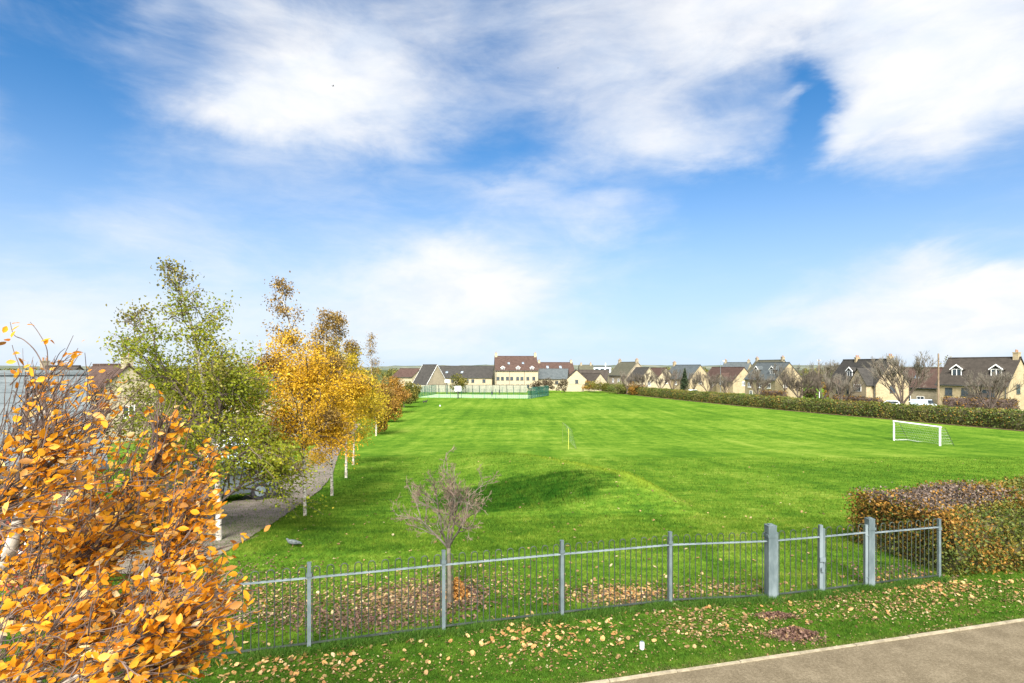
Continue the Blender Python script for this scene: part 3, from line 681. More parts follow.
# apartment block and the terrace
loc, hd, L = place(495.5, 205, 538, 206)
house('three-storey cream apartment block with red-brown roof and three little dormers', loc, hd, L, 12, 7.6, 12.6, M_stone2, M_rred, front=[(L*f_, z_, 1.05, 1.2) for z_ in (4.0, 1.2) for f_ in (.06, .16, .28, .38, .52, .62, .76, .90)], dormers=[(L*.17, .25, 1.25, .8), (L*.53, .25, 1.25, .8), (L*.86, .25, 1.25, .8)], chim=[(.4, .9, 1.2), (L-.4, .9, 1.2)], pipes=(L*.02, L*.33, L*.68), rooflights=[(L*.32, 1.9, .8, .7), (L*.66, 2.0, .8, .7)], left=[(6, 4, 1, 1.3)], name='apartment_block', cat='apartment block', frame=M_dkframe)
loc, hd, L = place(430.5, 216, 492, 214)
house('long two-storey terrace with pale walls under a dark grey roof', loc, hd, L, 11, 4.9, 9.0, M_stone2, M_rdark, front=[(L*f_, 2.9, 1.1, 1.2) for f_ in (.1, .22, .36, .48, .60, .69, .87)]+[(L*f_, .5, 1.2, 1.2) for f_ in (.14, .34, .56, .74, .93)], frame=M_dkframe, name='terrace_row', cat='terrace', rooflights=[(L*.25, 1.3, .9, .7), (L*.5, 1.3, .9, .7)])
loc, hd, L = place(413, 200, 427, 196)
house('dark-roofed house with a white verge line beside the terrace', loc, hd, L, 10, 3.0, 9.4, M_stone3, M_rdark, verge=M_white)
loc, hd, L = place(392, 222, 412, 216)
house('brown-roofed house with pale gable showing above the orange trees', loc, hd, L, 9, 5.0, 8.0, M_stone2, M_rred)
loc, hd, L = place(540, 236, 575, 238)
house('house with brown roof and rooflights just right of the apartment block', loc, hd, L, 10, 6.0, 10.6, M_stone2, M_rred, chim=[(.5, .9, .9), (L-.5, .9, .9)], rooflights=[(L*.25, 2.0, 1.0, 1.0), (L*.62, 2.0, 1.0, 1.0)])
loc, hd, L = place(538, 212, 567, 210)
house('grey-roofed house with pale wall in front of the rooflight house', loc, hd, L, 8, 4.5, 7.9, M_stone2, M_rslate, front=[(3, 2.4, 1.1, 1.2), (7, 2.4, 1.1, 1.2)], frame=M_dkframe)
loc, hd, L = place(566, 226, 566.5, 208)
house('cream gable-end house facing the field beside the boundary wall', loc, hd, L, 7.4, 4.2, 7.6, M_stone2, M_rbrown, right=[(3.7, 2.8, 1.1, 1.3), (3.7, .6, 2.6, 1.2)], frame=M_dkframe)
# distant flat-roofed building
y_ = 420; z_ = TT(0, y_); b = MB(); x0, x1 = X(587, y_), X(611, y_); hgt = zat(366.8, y_, z_)
root = thing('industrial_building', 'distant flat-roofed pale blue building on the skyline', 'building', (x0, y_, z_))
b.box(0, x1-x0, 0, 14, 0, hgt); b.build('wall', varied('pale_blue_cladding', (.38, .46, .52), (.50, .58, .62), .1, .6), root)
b = MB(); b.box(-.5, x1-x0+.5, -.5, 14.5, hgt+.003, hgt+.7); b.build('roof', M_rslate, root)
b = MB(); [b.box(2+k*4, 4.6+k*4, -.08, -.003, hgt-3.2, hgt-1.2) for k in range(4)]; b.build('window_band', M_glass, root)
# left side
loc = (-14.2, 17.0, TT(-12, 15)-.1)
hd = math.atan2(11.4-13.0, -8.6+15.5)
rt = house('near low building at the left edge with courses of pale grey slates', (-8.8-.75*9.6, 12.0-.66*9.6, TT(-9, 12)-.1), math.atan2(.66, .75), 9.6, 7.4, 2.35, 3.95, M_stone3, M_rslate2, front=[(6, .6, 1.1, 1.1), (8, .6, 1.1, 1.1)], right=[(3.5, .8, 1.0, 1.1)], name='outbuilding', cat='outbuilding', group=None)
loc, hd, L = place(56, 62, 88, 56)
house('red-brown roofed house with pale gable beyond the slate outbuilding', loc, hd, L, 7, 4.6, 7.9, M_stone2, M_rred, chim=[(L-.4, .7, .8)], front=[(1.5, 2.4, 1.1, 1.2)], right=[(3.5, 2.6, 1.1, 1.2)])
loc, hd, L = place(14, 80, 50, 76)
house('far house with brown roof at the left edge skyline', loc, hd, L, 7, 4.6, 8.0, M_stone3, M_rbrown, chim=[(.4, .7, .8)])
loc, hd, L = place(214, 66, 262, 60)
house('pale-walled house hidden behind the green birch', loc, hd, L, 8, 4.5, 7.4, M_stone2, M_rslate, front=[(1.5, 2.4, 1.1, 1.2), (4, 2.4, 1.1, 1.2), (2.5, .2, 1.2, 1.2)])
# boundary walls and board fences far off
def wallrun(name, label, cat, px1, y1, px2, y2, h, m, posts=0, pm=None):
    loc, hd, L = place(px1, y1, px2, y2); root = thing(name, label, cat, loc, hd)
    b = MB(); b.box(0, L, 0, .2, -.6, h); b.build('wall' if 'wall' in name else 'board_panel', m, root)
    b = MB(); b.box(-.05, L+.05, -.05, .25, h+.002, h+.1); b.build('coping' if 'wall' in name else 'capping_rail', pm or m, root)
    for k in range(posts): q = MB(); q.box(L*k/posts-.06, L*k/posts+.06, -.1, -.003, -.6, h-.05); q.build('post', pm or m, root)
wallrun('boundary_wall', 'pale rendered wall beside the cream gable-end house', 'wall', 565, 202, 584, 201, 2.6, M_stone2, 0, M_edge)
wallrun('board_fence', 'long pale board fence running behind the green court', 'fence', 405, 196, 527, 194, 2.5, M_fencewood, 18, M_rbrown)
# ------------------------------------------------------------------ vehicles
def car(label, loc, rz, paint, group='parked cars', van=False):
    root = thing('parked_van' if van else 'parked_car', label, 'van' if van else 'car', loc, rz, group)
    if van: side = [(-2.3, .35), (2.25, .35), (2.35, .75), (2.2, 1.05), (1.55, 1.2), (.95, 1.95), (-2.2, 2.0), (-2.35, 1.0)]
    else: side = [(-2.0, .30), (1.95, .30), (2.05, .55), (1.95, .80), (1.05, .95), (.35, 1.42), (-1.1, 1.45), (-1.85, 1.0), (-2.08, .75)]
    me = bmesh.new(); n = len(side); prev = None; rings = []
    for yy, s in ((-.84, .93), (-.80, 1), (.80, 1), (.84, .93)):
        rings.append([me.verts.new((x*(.985 if abs(yy) > .82 else 1), yy*(1 if z < .95 else .86), .3+(z-.3)*s)) for x, z in side])
    for a, c in zip(rings, rings[1:]):
        for i in range(n): me.faces.new((a[i], a[(i+1) % n], c[(i+1) % n], c[i]))
    me.faces.new(rings[0][::-1]); me.faces.new(rings[-1]); bmesh.ops.recalc_face_normals(me, faces=me.faces)
    mm = bpy.data.meshes.new('body'); me.to_mesh(mm); me.free(); link('body', mm, paint, root)
    for s in (-1, 1):
        g = MB(); yy = .745*s
        pts = [(.85, 1.0), (.33, 1.36), (-1.05, 1.38), (-1.6, 1.02)] if not van else [(1.4, 1.25), (.9, 1.85), (-.1, 1.88), (-.1, 1.25)]
        g.prism(pts, yy-.045 if s < 0 else yy-.03, yy+.03 if s < 0 else yy+.045, 'y'); g.build('side_window', M_glass, root)
        q = MB(); q.box(1.9 if not van else 2.2, 2.02 if not van else 2.33, s*.6-.15, s*.6+.15, .62, .76); q.build('headlight', M_white2, root)
        for wx in (-1.25, 1.25):
            w = MB(); w.tube([(wx, s*.70, .31), (wx, s*.87, .31)], .31, 16); wo_ = w.build('wheel', M_black, root)
            w = MB(); w.tube([(wx, s*.872, .31), (wx, s*.885, .31)], .19, 12); w.build('rim', M_galv, wo_)
    g = MB()
    if van: g.add([(1.50, -.62, 1.27), (1.50, .62, 1.27), (1.02, .60, 1.90), (1.02, -.60, 1.90), (1.56, -.62, 1.30), (1.56, .62, 1.30), (1.08, .6, 1.93), (1.08, -.6, 1.93)], [(0, 1, 2, 3), (4, 5, 6, 7), (0, 1, 5, 4), (2, 3, 7, 6)])
    else: g.add([(1.0, -.64, .98), (1.0, .64, .98), (.4, .6, 1.40), (.4, -.6, 1.40), (1.05, -.64, 1.0), (1.05, .64, 1.0), (.44, .6, 1.43), (.44, -.6, 1.43)], [(0, 1, 2, 3), (4, 5, 6, 7), (0, 1, 5, 4), (2, 3, 7, 6)])
    g.build('windscreen', M_glass, root); return root
def paint(name, c): return varied(name, c, tuple(q*1.08 for q in c), 2, .25, spec=.6)
PW, PS, PD, PB = paint('white_car_paint', (.72, .73, .74)), paint('silver_blue_car_paint', (.40, .47, .52)), paint('dark_grey_car_paint', (.06, .075, .085)), paint('pale_blue_car_paint', (.45, .55, .62))
def gp(px, y, dz=0.06): return (X(px, y), y, TT(X(px, y), y)+dz)
car('white car parked left of the bare tree, just over the field hedge', gp(889, 100, .81), R(150), PW)
car('silver-blue estate van parked beside the brown pole over the hedge', gp(924, 97, .62), R(20), PS, van=True)
car('white car roof showing over the hedge beside the dark conifer', gp(694, 152, .96), R(25), PW)
car('dark grey car at the bend of the footpath under the green birch', gp(217, 20.5, .03), R(38), PD)
car('white car parked behind the green birch', gp(244, 42, .03), R(15), PW)
car('pale blue car parked behind the green birch, nearer than the white one', gp(247, 34, .03), R(20), PB)
def bay(px1, y1, px2, y2, depth, h):
    loc, hd, L = place(px1, y1, px2, y2); b = MB(); b.box(0, L, -depth/2, depth/2, -1, h+.05); o = b.build('parking_bay', M_road); o.location = loc; o.rotation_euler = (0, 0, hd); tag(o, kind='structure')
bay(870, 104, 898, 96.5, 5.5, .80); bay(903, 101, 945, 91, 5.5, .60); bay(684, 155, 705, 149, 6, .95)
# ------------------------------------------------------------------ poles
def pole(label, px, y, pytop, r, m, arms=False, name='telegraph_pole', lamp=False):
    z = TT(X(px, y), y); h = zat(pytop, y, z); root = thing(name, label, 'lamp post' if lamp else 'pole', (X(px, y), y, z))
    b = MB(); b.tube([(0, 0, -.3), (0, 0, h)], [r, r*.7], 8); b.build('shaft', m, root)
    if arms:
        b = MB(); b.box(-.5, .5, -.05, .05, h-.45, h-.35); b.build('crossarm', m, root)
        for k in (-.4, .4): q = MB(); q.tube([(k, 0, h-.35), (k, 0, h-.2)], .05, 6); q.build('insulator', M_white, root)
    if lamp:
        b = MB(); b.tube([(0, 0, h-.05), (.2, 0, h+.1), (.9, 0, h+.15)], [.04, .035, .035], 6); b.build('arm', m, root)
        b = MB(); b.box(.7, 1.35, -.12, .12, h+.08, h+.22); b.build('lantern', M_white2, root)
    return root
pole('tall brown wooden pole beside the long house with dormers', 938.5, 88, 353.5, .15, M_wood)
pole('thin telegraph pole above the bare trees near the middle of the houses', 819, 140, 359, .10, M_wood, True)
pole('slim grey lamp post over the brown-roofed house', 720.5, 176, 361.5, .07, M_galv, lamp=True, name='lamp_post')
pole('short white post behind the hedge under the thin telegraph pole', 819.5, 106, 391.5, .08, M_white, name='marker_post')
pole('white mast rising beside the distant flat-roofed building', 605.5, 400, 363, .35, M_white, name='mast')
# ------------------------------------------------------------------ hedges
def hedge(name, label, line, width, height, seed, n, leaf, mats, pick, core_m, lump=.12, cat='hedge', step=.5):
    rng = np.random.default_rng(seed); line = [np.array((p[0], p[1])) for p in line]
    q = []
    for i in range(len(line)-1):
        k = max(int(np.linalg.norm(line[i+1]-line[i])/step), 1)
        q += [line[i]+(line[i+1]-line[i])*j/k for j in range(k)]
    q.append(line[-1]); o = np.array([q[0][0], q[0][1], TT(*q[0])])
    root = thing(name, label, cat, tuple(o)); V = []; prof = []
    hs_ = [height(i/(len(q)-1)) if callable(height) else height for i in range(len(q))]
    ring = [(-.47, 0), (-.53, .30), (-.51, .68), (-.42, .90), (-.24, .985), (0, 1.0), (.24, .985), (.42, .90), (.51, .68), (.53, .30), (.47, 0)]
    for i, p in enumerate(q):
        d = q[min(i+1, len(q)-1)]-q[max(i-1, 0)]; d /= np.linalg.norm(d); nn = np.array([-d[1], d[0]])
        for a, h in ring:
            xy = p+nn*a*(width-.16)+rng.normal(0, lump*.4, 2); z = TT(*xy)+h*(hs_[i]-.08)+(rng.normal(0, lump*.4) if h > .5 else -.1*(h == 0))
            V.append((xy[0]-o[0], xy[1]-o[1], z-o[2]))
    K = len(ring); F = [(i*K+j, i*K+j+1, (i+1)*K+j+1, (i+1)*K+j) for i in range(len(q)-1) for j in range(K-1)]
    F += [tuple(range(K)), tuple(range((len(q)-1)*K, len(q)*K))]
    b = MB(); b.add(V, F); b.build('stems', core_m, root)
    pts = np.empty((n, 3)); mi = np.zeros(n, int); per = [0]
    for a, c in zip(ring, ring[1:]): per.append(per[-1]+math.hypot((a[0]-c[0])*width, (a[1]-c[1])*hs_[0]))
    for i in range(n):
        cap = rng.random() < width/(len(q)*step+width)*.9
        s = rng.random(); f = s*(len(q)-1); j = min(int(f), len(q)-2)
        if cap: j = 0 if rng.random() < .5 else len(q)-2; f = float(j if j == 0 else j+1)
        p = q[j]*(1-(f-j))+q[j+1]*(f-j); d = q[j+1]-q[j]; d /= np.linalg.norm(d); nn = np.array([-d[1], d[0]])
        u = rng.random()*per[-1]; k = int(np.searchsorted(per, u))-1; k = min(max(k, 0), K-2); fr = (u-per[k])/(per[k+1]-per[k])
        a = ring[k][0]*(1-fr)+ring[k+1][0]*fr; h = ring[k][1]*(1-fr)+ring[k+1][1]*fr
        if cap: a = rng.uniform(-.5, .5); h = rng.random()**.8
        rr = rng.normal(0, lump, 3); hh = hs_[j]
        lumpz = .5*lump*math.sin(p[0]*2.1+p[1]*1.3)+.5*lump*math.sin(p[0]*.9-p[1]*2.7+1)
        xy = p+nn*a*width*(1+lumpz*.3)+rr[:2]; z = h*hh+lumpz*h+rr[2]*.7
        if cap: xy = xy+d*rng.normal(0, lump)*(-1 if j == 0 else 1)
        pts[i] = (xy[0]-o[0], xy[1]-o[1], max(TT(*xy)+z, TT(*xy)+.02)-o[2]); mi[i] = pick(rng, xy, h, a, s)
    link('foliage', leaves_mesh('foliage', pts, leaf, rng, aspect=.75, mi=mi), mats, root); return root
def pick_near(rng, xy, h, a, s):
    if h > .955 and xy[0] < 10.9+rng.normal(0, .35) and a > -.42: return 2 if rng.random() < .86 else 1
    w = .30-.10*(xy[0]-8.0)+.34*math.sin(xy[0]*2.1+h*3.4+xy[1])+(.22 if h > .75 else 0)
    return 1 if rng.random() < w else 0
hedge('clipped_hedge', 'thick clipped hedge with rusty sides and bare purple-brown top at the fence end', [(8.62, 12.62), (11.4, 13.2), (16.4, 14.3)], 2.5, lambda s: 1.29+.15*s, 11, 78000, .058, [L_hedge, L_hedgeor, L_hedgetw], pick_near, M_hcore, .10, step=.35)
hedge('field_hedge', 'long clipped boundary hedge along the right side of the playing field', HL, 2.4, lambda s: 2.30-.05*s, 12, 90000, .23, [L_fhedge, L_hedgeor, L_hedge], lambda rng, xy, h, a, s: (1 if rng.random() < .05+.05*math.sin(xy[1]*.35) else (2 if rng.random() < .35 else 0)), M_hcore, .17, step=2)
# brown garden hedges in front of the right houses
for lab, p1, y1, p2, y2, hh, w_, sd_ in (('dark brown garden hedge in front of the long dormer house', 945, 97, 1016, 88, 3.0, 1.4, 31), ('brown garden hedge left of the bare tree by the parked white car', 835, 112, 880, 100, 2.6, 1.2, 32), ('low brown hedge in front of the slate-roofed house', 762, 142, 785, 134, 2.6, 1.2, 33)):
    hedge('garden_hedge', lab, [(X(p1, y1), y1), (X(p2, y2), y2)], w_, hh, sd_, 2600, .24, [L_purple, L_rust], lambda rng, xy, h, a, s: int(rng.random() < .3), M_dkt, .12, step=1)
# shrubs on the far field corner
def shrub(label, px, y, h, w, m, seed, n=900, leaf=.3, name='shrub', group=None):
    return clump_tree(name, label, 'shrub', gp(px, y, 0), h, w, m, seed, n, leaf, .12, group)
shrub('olive-green shrub at the near end of the field hedge by the far corner', 600, 192, 4.6, 9, L_oliveg, 41, 1500, .38)
shrub('rust-brown shrub at the far corner beside the boundary wall', 589, 198, 4.0, 6, L_rust, 42, 1000, .36)
shrub('green shrub in the field hedge below the tall olive-roofed house', 618, 180, 4.2, 8, L_fhedge, 43, 1300, .36)
shrub('pale yellowish shrub beneath the little cream gable house', 636, 172, 4.0, 7, L_hedgeor, 44, 1100, .34)
shrub('purple-brown shrub left of the boundary wall', 562, 190, 4.6, 5, L_purple, 45, 900, .34)
shrub('reddish-brown shrub behind the right end of the court', 547, 192, 5.0, 7, L_purple, 46, 1200, .34)
shrub('purple-brown shrub beside the apartment block corner', 536, 193, 4.0, 5, L_purple, 47, 800, .34)
clump_tree('round_tree', 'round yellow-green tree in front of the terrace behind the court', 'tree', gp(458, 188, 0), 6.4, 7.6, L_oliveg, 48, 2200, .36, .2)
clump_tree('conifer', 'dark narrow conifer behind the field hedge', 'conifer', gp(684.5, 160, 0), 8.2, 4.0, L_dark, 49, 2600, .3, .08, shape=.15, lumps=26)
# orange trees along the left end of the field
rows = [(376, 66, 3.9, 3.2, L_rust, 'rust-orange tree nearest the camera at the left field edge'), (386, 82, 4.6, 4.6, L_rust, 'orange-brown tree second along the left field edge'), (396, 100, 4.9, 5.0, L_hedgeor, 'russet tree third along the left field edge'),
        (404, 116, 5.0, 5.0, L_oliveg, 'olive-orange tree near the dark court corner'), (411, 132, 5.2, 4.4, L_oliveg, 'last olive tree touching the dark court corner'), (390, 126, 6.4, 7.0, L_rust, 'taller rust tree behind the russet one'), (372, 104, 6.6, 6.4, L_hedgeor, 'broad russet tree behind the yellow birches'), (356, 90, 6.2, 6.2, L_oliveg, 'olive tree hidden behind the yellow birches')]
for i, (px, y, h, w, m, lab) in enumerate(rows): clump_tree('autumn_tree', lab, 'tree', gp(px, y, 0), h, w, m, 60+i, 3200, .20*(y/66)**.6, .12, 'autumn trees along the left field edge')
# ------------------------------------------------------------------ bare trees behind the field hedge
protos = []
for sd_, h_, w_, m_, fk in ((1, 9.0, 7.5, M_gtwig, (6, 6, 8, 6)), (2, 9.0, 9.0, M_redtwig, (6, 6, 8, 6)), (3, 9.0, 6.5, M_gtwig, (5, 6, 8, 6))):
    tb, bb, rb = bare_tree_meshes(sd_, h_, w_, 4, .022, None, .021, fk, .2, .75, .55, .07)
    protos.append((tb, bb, rb, m_, h_))
first = {}
def bare(kind, label, px, y, h, rz=0, group='bare trees behind the field hedge', flat=1.0):
    tb, bb, rb, m_, h0 = protos[kind]; loc = gp(px, y, 0)
    if kind not in first:
        r = thing('bare_tree', label, 'tree', loc, rz, group)
        tb.build('trunk', M_bark, r, smooth=True); bb.build('limbs', M_bark if kind != 1 else M_redtwig, r); rb.build('twigs', m_, r); first[kind] = r
    else: r = copy_tree(first[kind])
    r.location = loc; r.rotation_euler = (0, 0, rz); r.scale = (h/h0*flat, h/h0*flat, h/h0); r['label'] = label; return r
bare(0, 'large bare tree with thick trunk beside the parked white car', 904, 88, 11.0, 0)
bare(0, 'bare tree with pale trunk in front of the long dormer house', 990, 84, 8.2, 2.1)
bare(0, 'bare tree in front of the small projecting gable house, left side', 841, 103, 7.8, 4.0)
bare(1, 'wide brown twiggy tree at the gable end of the slate-roofed house', 800, 117, 8.6, .5)
bare(1, 'reddish bare tree between the thin telegraph pole and gable house', 822, 116, 8.2, 2.5)
bare(2, 'bare tree standing before the slate-roofed house with dormers', 757, 126, 8.8, 1.2)
bare(2, 'small bare tree before the brown-roofed house with small gable', 726, 140, 7.2, 3.0)
bare(1, 'greyish bare tree just left of the brown-roofed house', 708, 145, 8.4, 4.2)
bare(2, 'pale orange-tinged bare tree right of the dark conifer', 693, 168, 8.0, .3)
bare(0, 'bare tree left of the dark conifer', 672, 162, 9.0, 5.1)
bare(1, 'bare tree in front of the low house with pale gable', 645, 170, 8.6, 1.0)
bare(2, 'slim bare tree beside the tall olive-roofed house', 627, 178, 8.0, 2.2)
bare(1, 'purplish bare tree over the rust shrub at the far corner', 660, 180, 7.0, 3.3)
bare(2, 'bare tree at the right of the olive ridge house', 786, 150, 10.0, 2.9)
bare(0, 'bare tree poking above the roofs right of the thin pole', 826, 150, 11.0, 2.2)
for i, (px, y, h, w, m, lab) in enumerate([(806, 140, 5.6, 7, L_purple, 'purple-brown bush between the slate-roofed house and thin pole'), (830, 136, 5.2, 6, L_rust, 'rusty bush left of the projecting gable house'), (790, 176, 7.2, 8, L_oliveg, 'olive tree far behind the wide brown twiggy tree'), (900, 140, 5.5, 7, L_purple, 'brown bush behind the large bare tree'), (655, 236, 7, 9, L_oliveg, 'olive tree behind the low pale-gabled house'), (700, 232, 7.5, 8, L_rust, 'rusty tree behind the grey-roofed house'), (815, 190, 8.0, 9, L_purple, 'tall purple-brown tree behind the thin telegraph pole')]):
    clump_tree('garden_bush' if h < 6 else 'garden_tree', lab, 'bush' if h < 6 else 'tree', gp(px, y, 0), h, w, m, 200+i, 1500, .34, .15)
# tree behind the long house
clump_tree('garden_tree', 'yellow-green tree peeping up left of the long dormer house roof', 'tree', gp(943, 122, 0), 10.6, 4.6, L_oliveg, 77, 1500, .3, .3)
# far woods, one uncountable mass
rng = np.random.default_rng(21); pts = []
for k in range(150):
    y = rng.uniform(300, 640); px = rng.uniform(-120, 1160); x = X(px, y); h = rng.uniform(7.5, 11.0)+(y-300)*.003; w = rng.uniform(8, 14)
    v = rng.normal(size=(110, 3)); v /= np.linalg.norm(v, axis=1)[:, None]; v *= rng.uniform(.3, 1, (110, 1))**.5
    pts.append(v*np.array([w, w, h*.5])*.6+np.array([x, y, TT(x, y)+h*.5]))
tag(link('far_woodland', leaves_mesh('far_woodland', np.concatenate(pts), 1.5, rng, aspect=.8), [L_oliveg]), kind='stuff')
# denser cover behind the left birches
rng = np.random.default_rng(22); pts = []
for k in range(60):
    y = rng.uniform(75, 170); px = rng.uniform(90, 345); x = X(px, y); h = rng.uniform(5.5, 7.8); w = rng.uniform(4, 7)
    v = rng.normal(size=(330, 3)); v /= np.linalg.norm(v, axis=1)[:, None]; v *= rng.uniform(.3, 1, (330, 1))**.5
    pts.append(v*np.array([w, w, h])*.5+np.array([x, y, TT(x, y)+h*.5]))
tag(link('left_thicket', leaves_mesh('left_thicket', np.concatenate(pts), .42, rng, aspect=.8), [L_oliveg]), kind='stuff')
bpy.data.objects['left_thicket'].name = 'thicket'

# ------------------------------------------------------------------ birches
def wob(p0, p1, n, amp, seed):
    r = np.random.default_rng(seed); p0, p1 = np.array(p0, float), np.array(p1, float)
    return [p0+(p1-p0)*i/n+(r.normal(0, amp, 3)*np.array([1, 1, .2]) if 0 < i < n else 0) for i in range(n+1)]
bg_ = G(219, 541); yb = bg_.y
st = [[bg_+Vector((0, 0, -.2)), P(217, 470, yb), P(206, 400, yb), P(196, 345, yb), P(184, 300, yb), P(172, 268, yb)],
      [P(214, 455, yb), P(185, 400, yb-.6), P(150, 350, yb-.8), P(128, 318, yb-.6)],
      [P(212, 440, yb), P(222, 408, yb+.5), P(228, 385, yb+.6)],
      [P(216, 475, yb), P(240, 455, yb-.5), P(256, 446, yb-.6), P(270, 444, yb-.4)],
      [P(217, 505, yb), P(242, 484, yb+.4), P(260, 470, yb+.6), P(276, 464, yb+.6)],
      [P(216, 500, yb), P(190, 478, yb+.3), P(165, 462, yb+.2), P(145, 455, yb)],
      [P(212, 440, yb), P(222, 400, yb-.7), P(226, 370, yb-.9)],
      [P(213, 465, yb), P(180, 450, yb+.5), P(150, 420, yb+.7), P(130, 395, yb+.6)]]
leafy_tree('birch_tree', 'tall green birch with wispy leaning tips, trunk by the footpath bend', 'tree', bg_, st, 101, 30000, .076, [L_green, L_olive], lambda t_: 1.25*(1-t_)**.8+.10, nb=42, blen=1.3, wind=(.35, 0, .1), top_frac=.72, top_keep=.30, sub=8, spread=.13, start=.16, rtrunk=.080, up=.3, group='birches along the footpath')
specs = [(305, 516, [(304, 470), (303, 420), (300, 370), (290, 325), (277, 284)], [[(303, 440), (288, 405), (276, 380), (270, 360)], [(304, 455), (290, 440), (278, 430)], [(304, 450), (318, 430), (330, 420)], [(303, 410), (322, 385), (335, 365)]], L_yellow, 27000, .072, 'yellow birch in front with a white trunk and sparse leaning brown tip', 1.35, 102, .72),
         (332, 496, [(331, 450), (328, 400), (325, 355), (326, 313)], [[(330, 430), (345, 400), (352, 380)], [(329, 420), (312, 390), (305, 372)]], L_yellow, 22000, .080, 'golden birch second along the path with straight white trunk', 1.2, 103, .78),
         (346, 478, [(346, 440), (343, 400), (338, 350), (336, 318)], [[(345, 430), (358, 400), (364, 385)]], L_yelgreen, 18000, .095, 'yellow-green birch third along the path with short white trunk showing', 1.35, 104, .74),
         (353, 465, [(354, 435), (353, 400), (352, 365), (350, 345)], [[(354, 425), (366, 400), (371, 388)]], L_yelgreen, 12500, .11, 'yellow birch fourth along the path, greener and further back', 1.5, 105, .85),
         (376, 436, [(376, 420), (374, 395), (371, 365), (371, 336)], [[(376, 415), (384, 400), (389, 392)]], L_rust, 6500, .15, 'thin dark-tipped birch at the far end of the path row', 1.6, 106, .62)]
for bx, by, tr, ex, m, n_, ls, lab, bl, sd_, tf in specs:
    b0 = G(bx, by); y = b0.y
    st = [[b0+Vector((0, 0, -.2))]+[P(a, c, y) for a, c in tr]]+[[P(a, c, y+(.35*(k % 2)-.2)*i) for i, (a, c) in enumerate(e)] for k, e in enumerate(ex)]
    leafy_tree('birch_tree', lab, 'tree', b0, st, sd_, n_, ls, [m, L_brown], lambda t_: 1.25*(1-t_)**.9+.13, nb=32, blen=bl, wind=(-.15, 0, .0), top_frac=tf, top_keep=.42, sub=8, spread=.13*(y/18)**.5, start=.17, rtrunk=.062*(y/20)**.4, up=.30, droop=-.07, leaf_bias=(0, 0, -.5), group='birches along the footpath')
# small grey far birch-like saplings by the path
# red shrub by the outbuilding
clump_tree('red_shrub', 'pinkish-red shrub in front of the outbuilding behind the orange leaves', 'shrub', (-7.6, 8.9, 0), 2.6, 2.6, L_red, 88, 1500, .07, .15)
# ------------------------------------------------------------------ bare tree inside the fence
bt = G(449.5, 604); tb, bb, rb = MB(), MB(), MB(); rng = np.random.default_rng(77)
trunk = [np.array(q)-np.array(bt) for q in (bt+Vector((0, 0, -.1)), P(449.5, 575, bt.y), P(448.5, 548, bt.y))]
tb.tube(smooth_path(trunk, 4), [.045, .043, .041, .04, .038, .037, .036, .036, .035][:9], 8)
fork = trunk[-1]
def rectw(p, d, L, r, lv):
    q = wander(rng, p, d, L, 6, .12, (0, 0, .015)); (tb if lv == 0 else (bb if lv < 3 else rb)).tube(q, [max(r*(1-.12*i), .0030) for i in range(7)], 5 if lv < 2 else 3, cap=False)
    if lv >= 4: return
    for k in range((6, 5, 4, 3)[lv]):
        s = rng.uniform(.25, 1); p2, d2 = at(q, s)
        rectw(p2, side_dir(rng, d2, rng.uniform(.4, .9), .12), L*rng.uniform(.42, .68)*(1.1-.3*s), max(r*.52, .003), lv+1)
for (ax, az_), L in zip([(-.75, .75), (-.35, 1.0), (.15, 1.0), (.65, .8), (.35, 1)], (1.0, 1.15, 1.2, .95, 1.0)):
    rectw(fork, (ax, rng.uniform(-.5, .5), az_), L, .024, 0)
root = thing('bare_sapling', 'small leafless tree with forked stem just inside the metal fence', 'tree', bt)
tb.build('trunk', M_gtwig, root, smooth=True); bb.build('branches', M_gtwig, root); rb.build('twigs', M_saptwig, root)

